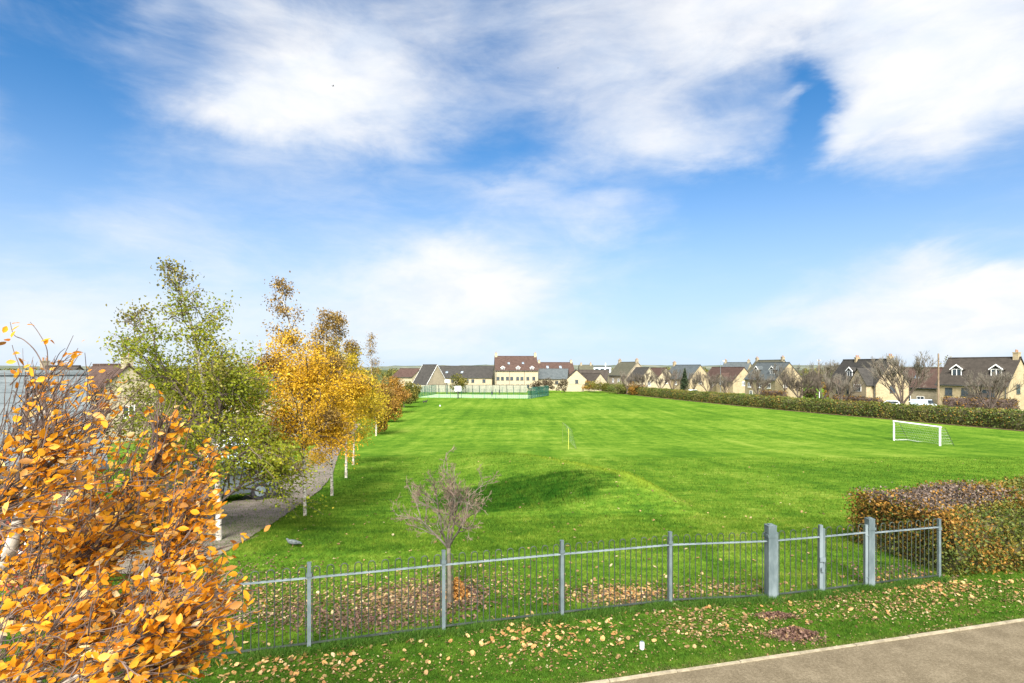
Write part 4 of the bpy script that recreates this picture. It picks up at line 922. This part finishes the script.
# ------------------------------------------------------------------ foreground fence and gate
fpx = [(-60, 700), (146, 668), (309, 647), (444, 629), (562, 617), (670, 606), (772, 600)]
posts = [(-7.2, 7.35), (-5.1, 7.93), (-3.03, 8.5), (-1.09, 9.06), (.84, 9.58), (2.80, 10.08), (4.68, 10.30)]
root = thing('metal_fence', 'grey bow-top metal railing fence along the near edge of the field', 'fence', (posts[2][0], posts[2][1], 0))
o0 = Vector((posts[2][0], posts[2][1], 0))
def railing(a, c, root, o0, h, npost=None, part='bow_panel', rail_r=.019, m=M_bar, spacing=.098, inset=.05, rail_z=.17):
    a, c = Vector((*a, 0)), Vector((*c, 0)); d = (c-a); Lg = d.length; u = d/Lg; b = MB()
    n_ = max(int((Lg-2*inset)/spacing), 2); n_ -= n_ % 2 == 0; sp = (Lg-2*inset)/n_
    for k in range(0, n_+1, 2):
        p = a+u*(inset+sp*k)-o0; q = p+u*sp; r = sp/2; top = h-r
        za, zb = TT(*(p+o0).to_2d())+.05, 0
        arc = [p+u*(r-r*math.cos(t_))+Vector((0, 0, top+r*math.sin(t_))) for t_ in np.linspace(0, math.pi, 7)]
        b.tube([p+Vector((0, 0, .06))]+arc+[q+Vector((0, 0, .06))], .0080, 5)
    pn = b.build(part, m, root)
    nrm = Vector((u.y, -u.x, 0))
    for nm, z in (('top_rail', h-rail_z), ('bottom_rail', .075)):
        r = MB(); p0, p1 = a-o0, c-o0
        w = .020 if nm == 'top_rail' else .016
        vs = [p0+nrm*w+Vector((0, 0, z-.010)), p1+nrm*w+Vector((0, 0, z-.010)), p1-nrm*w+Vector((0, 0, z-.010)), p0-nrm*w+Vector((0, 0, z-.010))]
        vs += [v+Vector((0, 0, .020)) for v in vs]
        r.add(vs, [(0, 3, 2, 1), (4, 5, 6, 7), (0, 1, 5, 4), (1, 2, 6, 5), (2, 3, 7, 6), (3, 0, 4, 7)]); r.build(nm, M_galv if nm == 'top_rail' else m, pn)
    return pn
def post(x, y, root, o0, h, w=.030, rz=0, name='post'):
    b = MB(); b.box(-w, w, -w, w, -.25, h); b.box(-w-.004, w+.004, -w-.004, w+.004, h, h+.012)
    if w > .05: b.box(-w*.55, w*.55, -w*.55, w*.55, h+.012, h+.03)
    p = b.build(name, M_post, root); p.location = Vector((x, y, 0))-o0; p.rotation_euler = (0, 0, rz)
    q = MB(); q.box(-w-.012, w+.012, -w-.008, w+.008, h-.20, h-.15); q.build('bracket', M_post, p); return p
for a, c in zip(posts, posts[1:]): railing(a, c, root, o0, 1.22)
rzf = math.atan2(.55, 1.97)
for x, y in posts[:-1]: post(x, y, root, o0, 1.27, .027, rzf)
post(*posts[-1], root, o0, 1.33, .076, .1, 'gate_post')
gp2 = (6.83, 10.86); post(*gp2, root, o0, 1.30, .062, .1, 'gate_post')
ext = [(6.83, 10.86), (8.46, 11.27)]
for a, c in zip(ext, ext[1:]): railing(a, c, root, o0, 1.20)
post(8.46, 11.27, root, o0, 1.18, .024, .15)
# two gate leaves
ga, gb, gc = Vector((4.80, 10.33)), Vector((5.74, 10.56)), Vector((6.74, 10.83))
for a, c, lab, ends in ((ga, gb-(gb-ga).normalized()*.015, 'left gate leaf hung on the thick grey gate post', ('hang', 'latch')), (gb+(gc-gb).normalized()*.05, gc, 'right gate leaf beside the tall grey end post', (None, 'hang'))):
    o1 = Vector((a.x, a.y, 0)); g_ = thing('gate_leaf', lab, 'gate', o1, 0, 'gate leaves in the metal fence')
    railing(a, c, g_, o1, 1.22, part='bow_bars', inset=.06)
    d = (c-a)
    for f_ in (0, 1):
        q = MB()
        if f_ == 0 and ends[0] is None: w = .022
        else: w = .030 if ends[f_] == 'latch' else .026
        p = d*f_; q.box(p.x-w, p.x+w, p.y-w, p.y+w, .05, 1.27 if ends[f_] == 'latch' else 1.2)
        q.build('stile', M_post, g_)
    if ends[1] == 'latch':
        q = MB(); q.box(d.x-.035, d.x+.065, d.y-.055, d.y-.032, .60, .68); q.box(d.x-.02, d.x+.03, d.y-.075, d.y-.056, .42, .50); q.build('latch', M_galv, g_)
    else:
        for z in (.2, 1.0): q = MB(); q.tube([(d.x, d.y-.03, z), (d.x+.06, d.y, z)], .012, 6); q.build('hinge', M_galv, g_)

# ------------------------------------------------------------------ goals
def goal(label, A, B, h, depth, r, m, name='football_goal', net_m=None, step=.30, net_r=.006, frame_m=None):
    A, B = Vector(A), Vector(B); root = thing(name, label, 'football goal', A); u = (B-A); u.z = 0; Lg = u.length; u.normalize(); back = Vector((-u.y, u.x, 0))
    if back.x < 0: back = -back
    base = lambda s, f: u*s+back*f
    for s in (0, Lg):
        b = MB(); p = base(s, 0); b.tube([p+Vector((0, 0, -.1)), p+Vector((0, 0, h))], r, 10); b.build('goal_post', m if s == 0 else (frame_m or m), root)
        b = MB(); b.tube([p+Vector((0, 0, h)), base(s, depth*.35)+Vector((0, 0, h-.05)), base(s, depth)+Vector((0, 0, .05)), ], min(.022, r*.4), 6); b.build('back_stay', M_bar, root)
        b = MB(); b.tube([base(s, 0)+Vector((0, 0, .05)), base(s, depth)+Vector((0, 0, .05))], min(.02, r*.4), 6); b.build('side_bar', frame_m or m, root)
    b = MB(); b.tube([base(-r, 0)+Vector((0, 0, h)), base(Lg+r, 0)+Vector((0, 0, h))], r, 10); b.build('crossbar', frame_m or m, root)
    b = MB(); b.tube([base(0, depth)+Vector((0, 0, .05)), base(Lg, depth)+Vector((0, 0, .05))], .02, 6); b.build('ground_bar', frame_m or m, root)
    b = MB(); k1, k2 = base(0, depth*.35), base(0, depth)
    s = 0
    while s <= Lg+.01:
        b.tube([base(s, 0)+Vector((0, 0, h)), base(s, depth*.35)+Vector((0, 0, h-.1)), base(s, depth)+Vector((0, 0, .05))], net_r, 3, cap=False); s += step
    for f in np.arange(.1, 1.01, .14):
        z = h-.1-(h-.15)*f; dd = depth*(.35+.65*f)
        b.tube([base(0, 0)+Vector((0, 0, z)), base(0, dd)+Vector((0, 0, z)), base(Lg, dd)+Vector((0, 0, z)), base(Lg, 0)+Vector((0, 0, z))], net_r, 3, cap=False)
    b.build('net', net_m or M_net, root); return root
ga_, gb_ = G(894, 440.5), G(940, 446)
goal('white football goal at the right side of the playing field', ga_, gb_, 2.0, 1.5, .085, M_white)
ga_ = G(568.5, 449.5); gb_ = G(562.5, 445.0)
goal('faint pale yellow goal seen edge-on beyond the mound', ga_, gb_, 1.85, .7, .022, M_yellow, net_r=.001, frame_m=varied('dull_green_paint', (.09, .14, .02), (.12, .17, .03), 4, .7))
# ------------------------------------------------------------------ ball court
root = thing('court_fence', 'green mesh fence round the ball court at the far end of the field', 'fence', (CA.x, CA.y, TT(CA.x, CA.y))); oc = Vector((CA.x, CA.y, TT(CA.x, CA.y)))
def cfence(a, c, h, n_, dense, gap=None):
    d = c-a; L = d.length; u = d/L
    for k in range(n_+1):
        p = a+d*k/n_; q = MB(); z = TT(p.x, p.y)-oc.z; q.box(p.x-oc.x-.05, p.x-oc.x+.05, p.y-oc.y-.05, p.y-oc.y+.05, z-.2, z+h); q.build('post', M_teal, root)
    b = MB()
    for k in range(int(L/dense)):
        p = a+u*(k+.5)*dense-oc.to_2d(); b.tube([(p.x, p.y, .0), (p.x, p.y, h-.05)], .014, 3, cap=False)
    for z in np.arange(.1, h, .55):
        p, q = a-oc.to_2d(), c-oc.to_2d(); b.tube([(p.x, p.y, z), (q.x, q.y, z)], .016, 3, cap=False)
    b.build('mesh_panel', M_tealw, root)
cfence(CA, CB, 2.6, 10, .55); cfence(CB, CC, 3.0, 8, .22); cfence(CD, CC, 2.6, 10, .45); cfence(CA, CD, 3.0, 8, .22)
for cc in ((X(416, 160), 160), (X(526, 165), 165)):
    pass
def backboard(label, px, y, zt, w, h, post_m=M_bar):
    z = TT(X(px, y), y); r = thing('basketball_hoop', label, 'basketball hoop', (X(px, y), y, z), 0, 'basketball hoops on the court')
    b = MB(); b.box(-.15, .15, -.05, .25, 0, zt-h+.1); b.build('post', post_m, r)
    b = MB(); b.box(-w/2, w/2, -.10, -.053, zt-h, zt); b.build('backboard', M_white2, r)
    b = MB(); b.tube([(.23*math.cos(a), -.40+.23*math.sin(a), zt-h+.25) for a in np.linspace(0, 6.283, 17)], .02, 5); b.build('hoop', M_pot, r)
backboard('large white basketball backboard on a dark post at the near court side', 458, 153, 3.3, 1.7, 1.35, M_black)
backboard('smaller white backboard beyond the court near the round tree', 447, 178, 4.6, 1.3, .9)
# panelled goal ends of the court
def panel(label, px1, y1, px2, y2, h, dens=.10):
    loc, hd, L = place(px1, y1, px2, y2); r = thing('court_goal_screen', label, 'goal screen', loc, hd, 'goal screens at the court ends')
    b = MB()
    for k in range(int(L/dens)+1): b.box(k*dens-.03, k*dens+.03, -.03, .03, 0, h)
    b.build('bars', M_teal, r)
    b = MB(); [b.box(0, L, -.06, -.033, z, z+.1) for z in (.1, 1.2, h-.15)]; b.build('rails', M_teal, r)
panel('dark green slatted goal screen at the left end of the court', 412.5, 152, 417.5, 156, 3.2)
panel('green slatted screen at the right end of the court', 528, 151, 549, 170, 2.9, .38)
# ------------------------------------------------------------------ small things and animals
def skin(name, verts, edges, radii, m, parent=None, sub=2):
    me = bpy.data.meshes.new(name); me.from_pydata([tuple(v) for v in verts], edges, []); o = link(name, me, m, parent)
    o.modifiers.new('skin', 'SKIN'); 
    for v, r in zip(me.skin_vertices[0].data, radii): v.radius = (r, r) if not hasattr(r, '__len__') else r
    me.skin_vertices[0].data[0].use_root = True
    s = o.modifiers.new('sub', 'SUBSURF'); s.levels = s.render_levels = sub; o.modifiers['skin'].use_smooth_shade = True
    return o
M_feather = varied('grey_feather', (.045, .055, .058), (.10, .115, .115), 18, .7); M_fur = varied('black_fur', (.012, .011, .010), (.03, .028, .025), 20, .8)
M_dkcloth = varied('dark_clothing', (.02, .022, .03), (.04, .042, .05), 8, .9); M_skin_ = varied('skin_tone', (.40, .26, .19), (.46, .31, .23), 6, .6)
bp_ = G(293, 547); root = thing('pigeon', 'grey pigeon standing on the grass beyond the fence', 'bird', bp_, R(185))
V = [(0, 0, .115), (.07, 0, .125), (.115, 0, .155), (.135, 0, .195), (.165, 0, .192), (-.08, 0, .10), (-.15, 0, .085), (-.21, 0, .075)]
skin('body', V, [(0, 1), (1, 2), (2, 3), (3, 4), (0, 5), (5, 6), (6, 7)], [.062, .055, .034, .026, .008, .052, (.035, .018), (.03, .008)], M_feather, root)
for s in (-1, 1):
    q = MB(); q.tube([(0, s*.025, .06), (.005, s*.025, 0)], .006, 5); q.tube([(.005, s*.025, .004), (.035, s*.03, .003)], .004, 4); q.build('leg', M_pot, root)
    q = MB(); q.add([(.06, s*.055, .15), (-.06, s*.066, .135), (-.17, s*.035, .10), (-.05, s*.06, .085), (.05, s*.055, .10), (.05, s*.045, .12), (-.05, s*.045, .11), (-.15, s*.025, .09)], [(0, 1, 3, 4), (1, 2, 3), (4, 3, 6, 5), (3, 2, 7, 6), (0, 4, 5), (0, 5, 6, 1), (1, 6, 7, 2)]); q.build('wing', M_feather, root)
dp = G(425, 403.5); root = thing('dog', 'small black dog on the grass left of the ball court', 'dog', dp, R(20))
V = [(0, 0, .50), (.25, 0, .50), (.42, 0, .58), (.50, 0, .74), (.60, 0, .76), (.72, 0, .72), (-.25, 0, .50), (-.40, 0, .52), (-.62, 0, .70)]
E = [(0, 1), (1, 2), (2, 3), (3, 4), (4, 5), (0, 6), (6, 7), (7, 8)]; Rr = [.14, .17, .10, .10, .09, .045, .13, .08, .02]
for s in (-1, 1):
    i = len(V); V += [(.26, s*.09, .30), (.24, s*.09, .16), (.27, s*.09, .03), (-.30, s*.09, .34), (-.38, s*.09, .20), (-.33, s*.09, .03)]
    E += [(1, i), (i, i+1), (i+1, i+2), (6, i+3), (i+3, i+4), (i+4, i+5)]; Rr += [.06, .04, .035, .08, .045, .035]
dg = skin('body', V, E, Rr, M_fur, root)
for s in (-1, 1): q = MB(); q.prism([(.50, .80), (.56, .82), (.51, .92)], s*.05-.012, s*.05+.012, 'y'); q.build('ear', M_fur, root)
def person(label, px, y, rz, top, trousers):
    root = thing('person', label, 'person', gp(px, y, .06), rz, 'people playing on the ball court')
    V = [(0, 0, .95), (0, 0, 1.15), (0, 0, 1.40), (0, 0, 1.50), (0, .02, 1.62), (0, .02, 1.74)]; E = [(0, 1), (1, 2), (2, 3), (3, 4), (4, 5)]; Rr = [(.15, .11), (.14, .10), (.17, .11), .055, .085, .07]
    for s in (-1, 1):
        i = len(V); V += [(s*.10, 0, .88), (s*.13, s*.10, .50), (s*.14, s*.12-.03, .08), (s*.14, s*.12+.13, .03), (s*.19, 0, 1.42), (s*.27, s*.06, 1.16), (s*.26, s*.06+.16, .95), (s*.26, s*.06+.22, .90)]
        E += [(0, i), (i, i+1), (i+1, i+2), (i+2, i+3), (2, i+4), (i+4, i+5), (i+5, i+6), (i+6, i+7)]; Rr += [.095, .06, .045, .04, .065, .045, .035, .04]
    bd = skin('body', V, E, Rr, top, root)
    h = MB(); h.tube([(0, -.0, 1.70), (0, -.01, 1.77), (0, -.01, 1.80)], [.098, .085, .02], 10); h.build('hair', M_fur, root)
    return root
person('person in dark clothes at the middle of the ball court', 492, 160, .3, M_dkcloth, None)
person('person in dark clothes further back on the ball court', 499.5, 172, 2.2, M_dkcloth, None)
bl = G(440, 406.5); bm = bmesh.new(); bmesh.ops.create_icosphere(bm, subdivisions=3, radius=.16); me = bpy.data.meshes.new('football'); bm.to_mesh(me); bm.free()
o = link('football', me, M_white2); o.location = bl+Vector((0, 0, .15)); tag(o, 'white football lying on the grass before the court', 'football')
cu = G(642, 650); root = thing('drink_can', 'small white drink can standing in the grass by the path', 'drink can', cu)
b = MB(); b.tube([(0, 0, 0), (0, 0, .012), (0, 0, .10), (0, 0, .115)], [.026, .033, .033, .026], 16); b.build('body', M_white2, root)
b = MB(); b.tube([(0, 0, .1155), (0, 0, .119)], .024, 16); b.build('lid', M_galv, root)
# birds in the sky
def bird(label, px, py, y, w):
    p = P(px, py, y); root = thing('flying_bird', label, 'bird', p, .4, 'birds flying in the sky'); V = [(0, 0, 0), (.18*w, 0, .01), (.30*w, 0, .02), (-.25*w, 0, 0), (-.42*w, 0, 0)]
    skin('body', V, [(0, 1), (1, 2), (0, 3), (3, 4)], [.07*w, .06*w, .03*w, .04*w, (.08*w, .01*w)], M_fur, root, 1)
    for s in (-1, 1):
        b = MB(); b.add([(.12*w, 0, .02), (.16*w, s*.30*w, .14*w), (-.05*w, s*.62*w, .10*w), (-.02*w, s*.32*w, .11*w), (-.14*w, 0, .02)]+[(.12*w, 0, .0), (.16*w, s*.30*w, .12*w), (-.05*w, s*.62*w, .09*w), (-.02*w, s*.32*w, .09*w), (-.14*w, 0, .0)], [(0, 1, 2, 3, 4), (5, 6, 7, 8, 9), (0, 1, 6, 5), (1, 2, 7, 6), (2, 3, 8, 7), (3, 4, 9, 8)]); b.build('wing', M_fur, root)
bird('dark bird flying high left of the middle of the sky', 333, 86, 70, .45)
bird('tiny dark bird high above the centre of the field', 558, 68, 140, .45)

# ------------------------------------------------------------------ grass blades and fallen leaves
rng = np.random.default_rng(8)
def blades(n, ymin, ymax, h, w, seed):
    rng = np.random.default_rng(seed)
    y = 1/(1/ymin-rng.random(n)*(1/ymin-1/ymax)); px = rng.uniform(-90, 1120, n); x = (px-512)/FP*y
    keep = ((y-7.23-.255*x) > .07)
    x, y = x[keep], y[keep]; n = len(x)
    lng = ((x-.75)/2.7)**2+((y-20.6)/3.1)**2 < .85
    hh = h*rng.uniform(.5, 1.3, n)*(y/10)**.35*np.where(lng, 1.9, 1); ww = w*rng.uniform(.7, 1.3, n)*(y/9)**.75
    z = T(x, y); a = rng.uniform(0, 6.283, n); lean = rng.normal(0, .55, (n, 2))*hh[:, None]
    V = np.empty((n, 3, 3)); V[:, 0] = np.stack([x-np.cos(a)*ww, y-np.sin(a)*ww, z-.004], 1); V[:, 1] = np.stack([x+np.cos(a)*ww, y+np.sin(a)*ww, z-.004], 1)
    V[:, 2] = np.stack([x+lean[:, 0], y+lean[:, 1], z+hh], 1)
    return V.reshape(-1, 3)
V = np.concatenate([blades(330000, 7.2, 17, .050, .0045, 1), blades(190000, 13, 42, .055, .0055, 2)])
tag(link('grass', fast_mesh('grass', V, 3, np.arange(len(V))), M_blade), kind='stuff')
# ragged unmown tuft line along the fence foot
tuft = []
pl = posts+[(5.7, 10.55)]+ext
for a, c in zip(pl, pl[1:]):
    n_ = int(2600*math.hypot(c[0]-a[0], c[1]-a[1])); t_ = rng.random(n_); x = a[0]+(c[0]-a[0])*t_+rng.normal(0, .05, n_)+.02; y = a[1]+(c[1]-a[1])*t_+rng.normal(-.08, .075, n_)
    hh = .10*rng.uniform(.3, 1.3, n_)*(.6+.5*np.sin(x*3.1)**2); an = rng.uniform(0, 6.28, n_); ww = .006; le = rng.normal(0, .6, (n_, 2))*hh[:, None]
    q = np.empty((n_, 3, 3)); q[:, 0] = np.stack([x-np.cos(an)*ww, y-np.sin(an)*ww, 0*x-.005], 1); q[:, 1] = np.stack([x+np.cos(an)*ww, y+np.sin(an)*ww, 0*x-.005], 1); q[:, 2] = np.stack([x+le[:, 0], y+le[:, 1], hh], 1); tuft.append(q.reshape(-1, 3))
V = np.concatenate(tuft)
L_tuft = leafmat('tuft_grass', [(0, (.018, .060, .006)), (.6, (.045, .115, .010)), (1, (.09, .15, .02))], .3, .6)
tag(link('fence_foot_grass', fast_mesh('fence_foot_grass', V, 3, np.arange(len(V))), L_tuft), kind='stuff')
def flat_leaves(x, y, size, seed, name, mats, mi=None, lift=.03, heap=None):
    rng = np.random.default_rng(seed); n = len(x); z = T(x, y)+rng.uniform(.008, lift, n)+(heap if heap is not None else 0)
    a = rng.uniform(0, 6.283, n); L = size*rng.uniform(.55, 1.4, n); tl = rng.normal(0, .32, (n, 2)); V = np.empty((n, 6, 3))
    for k, (r, dang) in enumerate(((.5, 0), (.42, .9), (.40, 2.2), (.5, 3.14), (.38, 4.1), (.43, 5.3))):
        dx = np.cos(a+dang)*r*L; dy = np.sin(a+dang)*r*L
        V[:, k] = np.stack([x+dx, y+dy, z+dx*tl[:, 0]+dy*tl[:, 1]+rng.uniform(0, .12, n)*L], 1)
    i = np.arange(n)[:, None]*6
    return V.reshape(-1, 3), np.concatenate([i, i+1, i+2, i+3, i, i+3, i+4, i+5], 1)
def zone(n, px, py, sx, sy, seed):
    r = np.random.default_rng(seed); c = G(px, py); g1 = G(px+sx, py); g2 = G(px, py-sy)
    return c.x+r.normal(0, (g1.x-c.x)*.6, n), c.y+r.normal(0, (g2.y-c.y)*.6, n)
LV, LI, LM = [], [], []
def put_leaves(x, y, size, mi, seed, heap=None):
    k = (y-7.23-.255*x) > .03
    x, y = x[k], y[k]; V, I = flat_leaves(x, y, size, seed, '', None, heap=None if heap is None else heap[k])
    off = sum(len(v) for v in LV); LV.append(V); LI.append(I+off); LM.append(np.repeat(np.full(len(x), mi), 2))
# verge between fence and path
def verge(n, seed, lo=0, hi=1):
    r = np.random.default_rng(seed); x = r.uniform(-6, 13, n); e0 = 7.23+.255*x; e1 = np.interp(x, [p[0] for p in pl], [p[1] for p in pl]); f = lo+(hi-lo)*r.random(n); return x, e0+(e1-e0)*f
x, y = verge(9000, 31); k = np.sin(x*1.7+y*2.3)+np.sin(x*.8-y*3.1+2) + np.random.default_rng(1).normal(0, .9, len(x)) > .1; put_leaves(x[k], y[k], .030, 0, 1)
x, y = verge(650, 32, .25, 1); put_leaves(x, y, .058, 0, 2)
x, y = verge(260, 33, .4, 1); put_leaves(x, y, .075, 2, 3)
x, y = zone(160, 540, 632, 70, 18, 34); put_leaves(x, y, .075, 2, 4)
x, y = zone(200, 240, 665, 90, 14, 35); put_leaves(x, y, .07, 2, 5)
x, y = zone(380, 700, 625, 60, 14, 39); put_leaves(x, y, .05, 0, 24)
x, y = verge(5000, 36); put_leaves(x, y, .016, 0, 6)
# field side drifts
for i, (px, py, sx, sy, n_, sz, m_) in enumerate([(215, 590, 55, 26, 1300, .045, 1), (240, 605, 60, 20, 900, .05, 0), (285, 612, 40, 14, 600, .045, 1), (390, 606, 70, 14, 1700, .046, 1), (355, 622, 60, 10, 1000, .045, 1), (400, 600, 60, 14, 900, .06, 0), (425, 594, 40, 12, 800, .046, 1), (458, 596, 26, 12, 900, .06, 1), (600, 595, 60, 10, 700, .05, 0), (625, 594, 34, 8, 380, .06, 2), (640, 600, 60, 8, 500, .05, 1), (720, 592, 60, 10, 600, .05, 0), (470, 585, 80, 18, 800, .045, 0), (900, 575, 40, 10, 400, .05, 1), (920, 585, 50, 8, 300, .06, 2), (300, 590, 80, 20, 900, .04, 0)]):
    x, y = zone(n_, px, py, sx, sy, 50+i); put_leaves(x, y, sz, m_, 60+i)
x, y = zone(900, 880, 600, 110, 14, 91); put_leaves(x, y, .042, 0, 92)
# scattered pale flecks out on the field
r = np.random.default_rng(5); n_ = 900; y = 1/(1/11-r.random(n_)*(1/11-1/45)); x = (r.uniform(0, 1024, n_)-512)/FP*y; put_leaves(x, y, .07, 0, 93)
V = np.concatenate(LV); I = np.concatenate(LI)
tag(link('fallen_leaves', fast_mesh('fallen_leaves', V, 4, I, np.concatenate(LM)), [L_fallen, L_fallendk, L_fallenor]), kind='stuff')
# dark purple-brown heaps of rotting leaves
def heap(name, label, px, py, rx, ry, h, n, seed, mats, size=.05, cat='leaf heap'):
    c = G(px, py); r = np.random.default_rng(seed); x = r.normal(0, rx*.5, n); y = r.normal(0, ry*.5, n); z = h*np.exp(-((x/rx)**2+(y/ry)**2)*2)*r.random(n)**.5+.01
    d = np.stack([x, y, z], 1); o = link(name, leaves_mesh(name, d, size, r, aspect=.7, mi=(r.random(n) < .15).astype(int)), mats); o.location = c; return tag(o, label, cat, 'leaf heaps on the verge')
heap('leaf_heap', 'larger purple-brown heap of rotting leaves on the verge near the path', 795, 637, .36, .20, .14, 1500, 1, [L_fallendk, L_fallen])
heap('leaf_heap', 'smaller purple-brown leaf heap on the verge below the thick gate post', 776, 617, .32, .10, .07, 700, 2, [L_fallendk, L_fallen])
heap('leaf_heap', 'orange-brown leaf heap round the foot of the leafless sapling', 457, 597, .22, .22, .34, 900, 3, [L_dkorange, L_fallenor], .065)

# ------------------------------------------------------------------ orange tree in the foreground
rng = np.random.default_rng(404)
ob = Vector((-3.05, 3.1, 0)); root = thing('orange_tree', 'wind-blown tree with bright orange leaves filling the near left corner', 'tree', ob); o_ = np.array(ob)
tb, bb = MB(), MB(); leafp = []
def OP(px, py, y): return np.array(P(px, py, y))-o_
stems = [[np.array([0, 0, -.2]), np.array([.05, 0, 1.6]), OP(-45, 640, 3.1), OP(6, 560, 3.1), OP(26, 490, 3.1), OP(42, 440, 3.15), OP(46, 405, 3.2)],
         [np.array([.05, 0, 1.4]), OP(-20, 660, 2.9), OP(60, 585, 2.9), OP(120, 520, 2.95), OP(150, 470, 3.0), OP(158, 440, 3.0)],
         [np.array([.05, .05, 1.3]), OP(0, 690, 2.7), OP(90, 640, 2.65), OP(140, 600, 2.7), OP(162, 560, 2.75), OP(172, 532, 2.8)],
         [np.array([.04, .1, 1.5]), OP(-30, 630, 3.7), OP(40, 545, 3.8), OP(76, 480, 3.9), OP(92, 430, 4.0), OP(92, 400, 4.0)],
         [np.array([.04, .1, 1.2]), OP(60, 720, 3.3), OP(150, 650, 3.4), OP(172, 628, 3.5), OP(190, 610, 3.6)],
         [np.array([.0, -.1, 1.6]), OP(-90, 600, 2.5), OP(-20, 520, 2.4), OP(20, 480, 2.4), OP(40, 445, 2.45)],
         [np.array([.0, -.1, 1.1]), OP(-60, 760, 2.3), OP(40, 700, 2.2), OP(110, 655, 2.2), OP(165, 625, 2.25)],
         [np.array([.05, .15, 1.7]), OP(-60, 560, 4.3), OP(-10, 470, 4.4), OP(20, 425, 4.5), OP(28, 395, 4.5)],
         [np.array([.05, .15, 1.2]), OP(40, 680, 4.2), OP(130, 590, 4.3), OP(175, 520, 4.4), OP(200, 470, 4.4)],
         [np.array([.0, .0, 1.0]), OP(20, 760, 2.8), OP(110, 700, 2.9), OP(145, 676, 3.0), OP(172, 662, 3.1)],
         [np.array([.05, .2, 1.4]), OP(-40, 600, 3.5), OP(20, 560, 3.5), OP(70, 530, 3.5), OP(110, 500, 3.55)],
         [np.array([.05, .0, 1.2]), OP(-50, 660, 2.9), OP(10, 620, 2.8), OP(50, 590, 2.8), OP(85, 545, 2.8)],
         [np.array([.05, .0, 1.0]), OP(-50, 720, 2.6), OP(0, 690, 2.5), OP(45, 660, 2.5), OP(80, 625, 2.5)],
         [np.array([.05, .25, 1.3]), OP(0, 640, 4.0), OP(70, 590, 4.1), OP(120, 545, 4.2), OP(150, 505, 4.2)]]
dmin = 1.55
for si, st in enumerate(stems):
    pl_ = smooth_path(st, 6); r0 = .055 if si == 0 else .020
    tb.tube(pl_, [max(r0*(1-.80*i/(len(pl_)-1)), .006) for i in range(len(pl_))], 8, mi=0 if si in (0, 3) else 1)
    nb_ = 46 if si else 50
    for k in range(nb_):
        tt = .28+.70*(k+rng.random())/nb_
        if si == 0 and tt < .40: continue
        p, d = at(pl_, tt); L = rng.uniform(.28, .58)*(1.15-.72*tt)
        br = wander(rng, p, side_dir(rng, d, rng.uniform(.3, 1.0), .15)+np.array([.30, 0, .22]), L*1.15, 6, .12, (.045, 0, .03))
        if min(q[1] for q in br)+o_[1] < dmin: continue
        bb.tube(br, [.0052, .0045, .0038, .0032, .0028, .0024, .002], 4, cap=False); tw = [br]
        for j in range(6):
            s = rng.uniform(.15, 1); p2, d2 = at(br, s); q = wander(rng, p2, side_dir(rng, d2, rng.uniform(.4, .9), .1)+np.array([.2, 0, .05]), L*rng.uniform(.35, .7), 4, .16, (.05, 0, .03))
            bb.tube(q, [.0026, .0023, .002, .0017, .0014], 3, cap=False); tw.append(q)
        for q in tw:
            hz_ = (q[-1][2]+o_[2]-CAMZ)/(q[-1][1]+o_[1])
            for j in range(rng.integers(1, 5) if hz_ < -.22 else (rng.integers(0, 5) if hz_ < -.11 else int(rng.random() < .55))):
                p3, d3 = at(q, rng.uniform(.15, 1.0)); leafp.append(p3+rng.normal(0, .018, 3)+np.array([.02, 0, -.005]))
for k in range(90):                    # bare upright twig ends over the top of the crown
    px_ = rng.uniform(-10, 185); py_ = 372+.00*px_+max(px_-60, 0)*.55+rng.uniform(-6, 70); y_ = rng.uniform(2.6, 4.2)
    q = wander(rng, OP(px_, py_+30, y_), (rng.uniform(-.1, .5), 0, 1), rng.uniform(.15, .42), 5, .10)
    bb.tube(q, [.0034, .003, .0026, .0022, .0018, .0014], 4, cap=False)
    for j in range(rng.integers(0, 4)): p3, d3 = at(q, rng.uniform(.1, 1)); leafp.append(p3+rng.normal(0, .02, 3))
# sparse sprig rising against the sky
for pts_ in ([(40, 395), (46, 375), (47, 350), (38, 332), (30, 322)], [(46, 372), (36, 352), (24, 340), (14, 335), (10, 322)], [(46, 378), (60, 372), (72, 358), (78, 348)], [(52, 395), (62, 378), (66, 362)], [(10, 385), (20, 372), (14, 352), (12, 345)]):
    q = smooth_path([OP(a, c, 3.2) for a, c in pts_], 4); bb.tube(q, list(np.linspace(.0042, .0016, len(q))), 4, cap=False)
    for j in range(5 if len(pts_) > 3 else 3): p3, d3 = at(q, rng.uniform(.4, 1)); leafp.append(p3+rng.normal(0, .022, 3))
leafp = np.array(leafp); n_ = len(leafp)
mi = (rng.random(n_) < .10).astype(int)
tb.build('trunk', [M_birch, M_twig], root, smooth=True); bb.build('branches', M_dkt, root)
link('crown', leaves_mesh('crown', leafp, .045, rng, (1.5, 0, .45), aspect=.54, mi=mi, fold=.14, shape='leaf'), [L_orange, L_dkorange], root)
print('ORANGE LEAVES', n_, 'objects', len(bpy.data.objects))
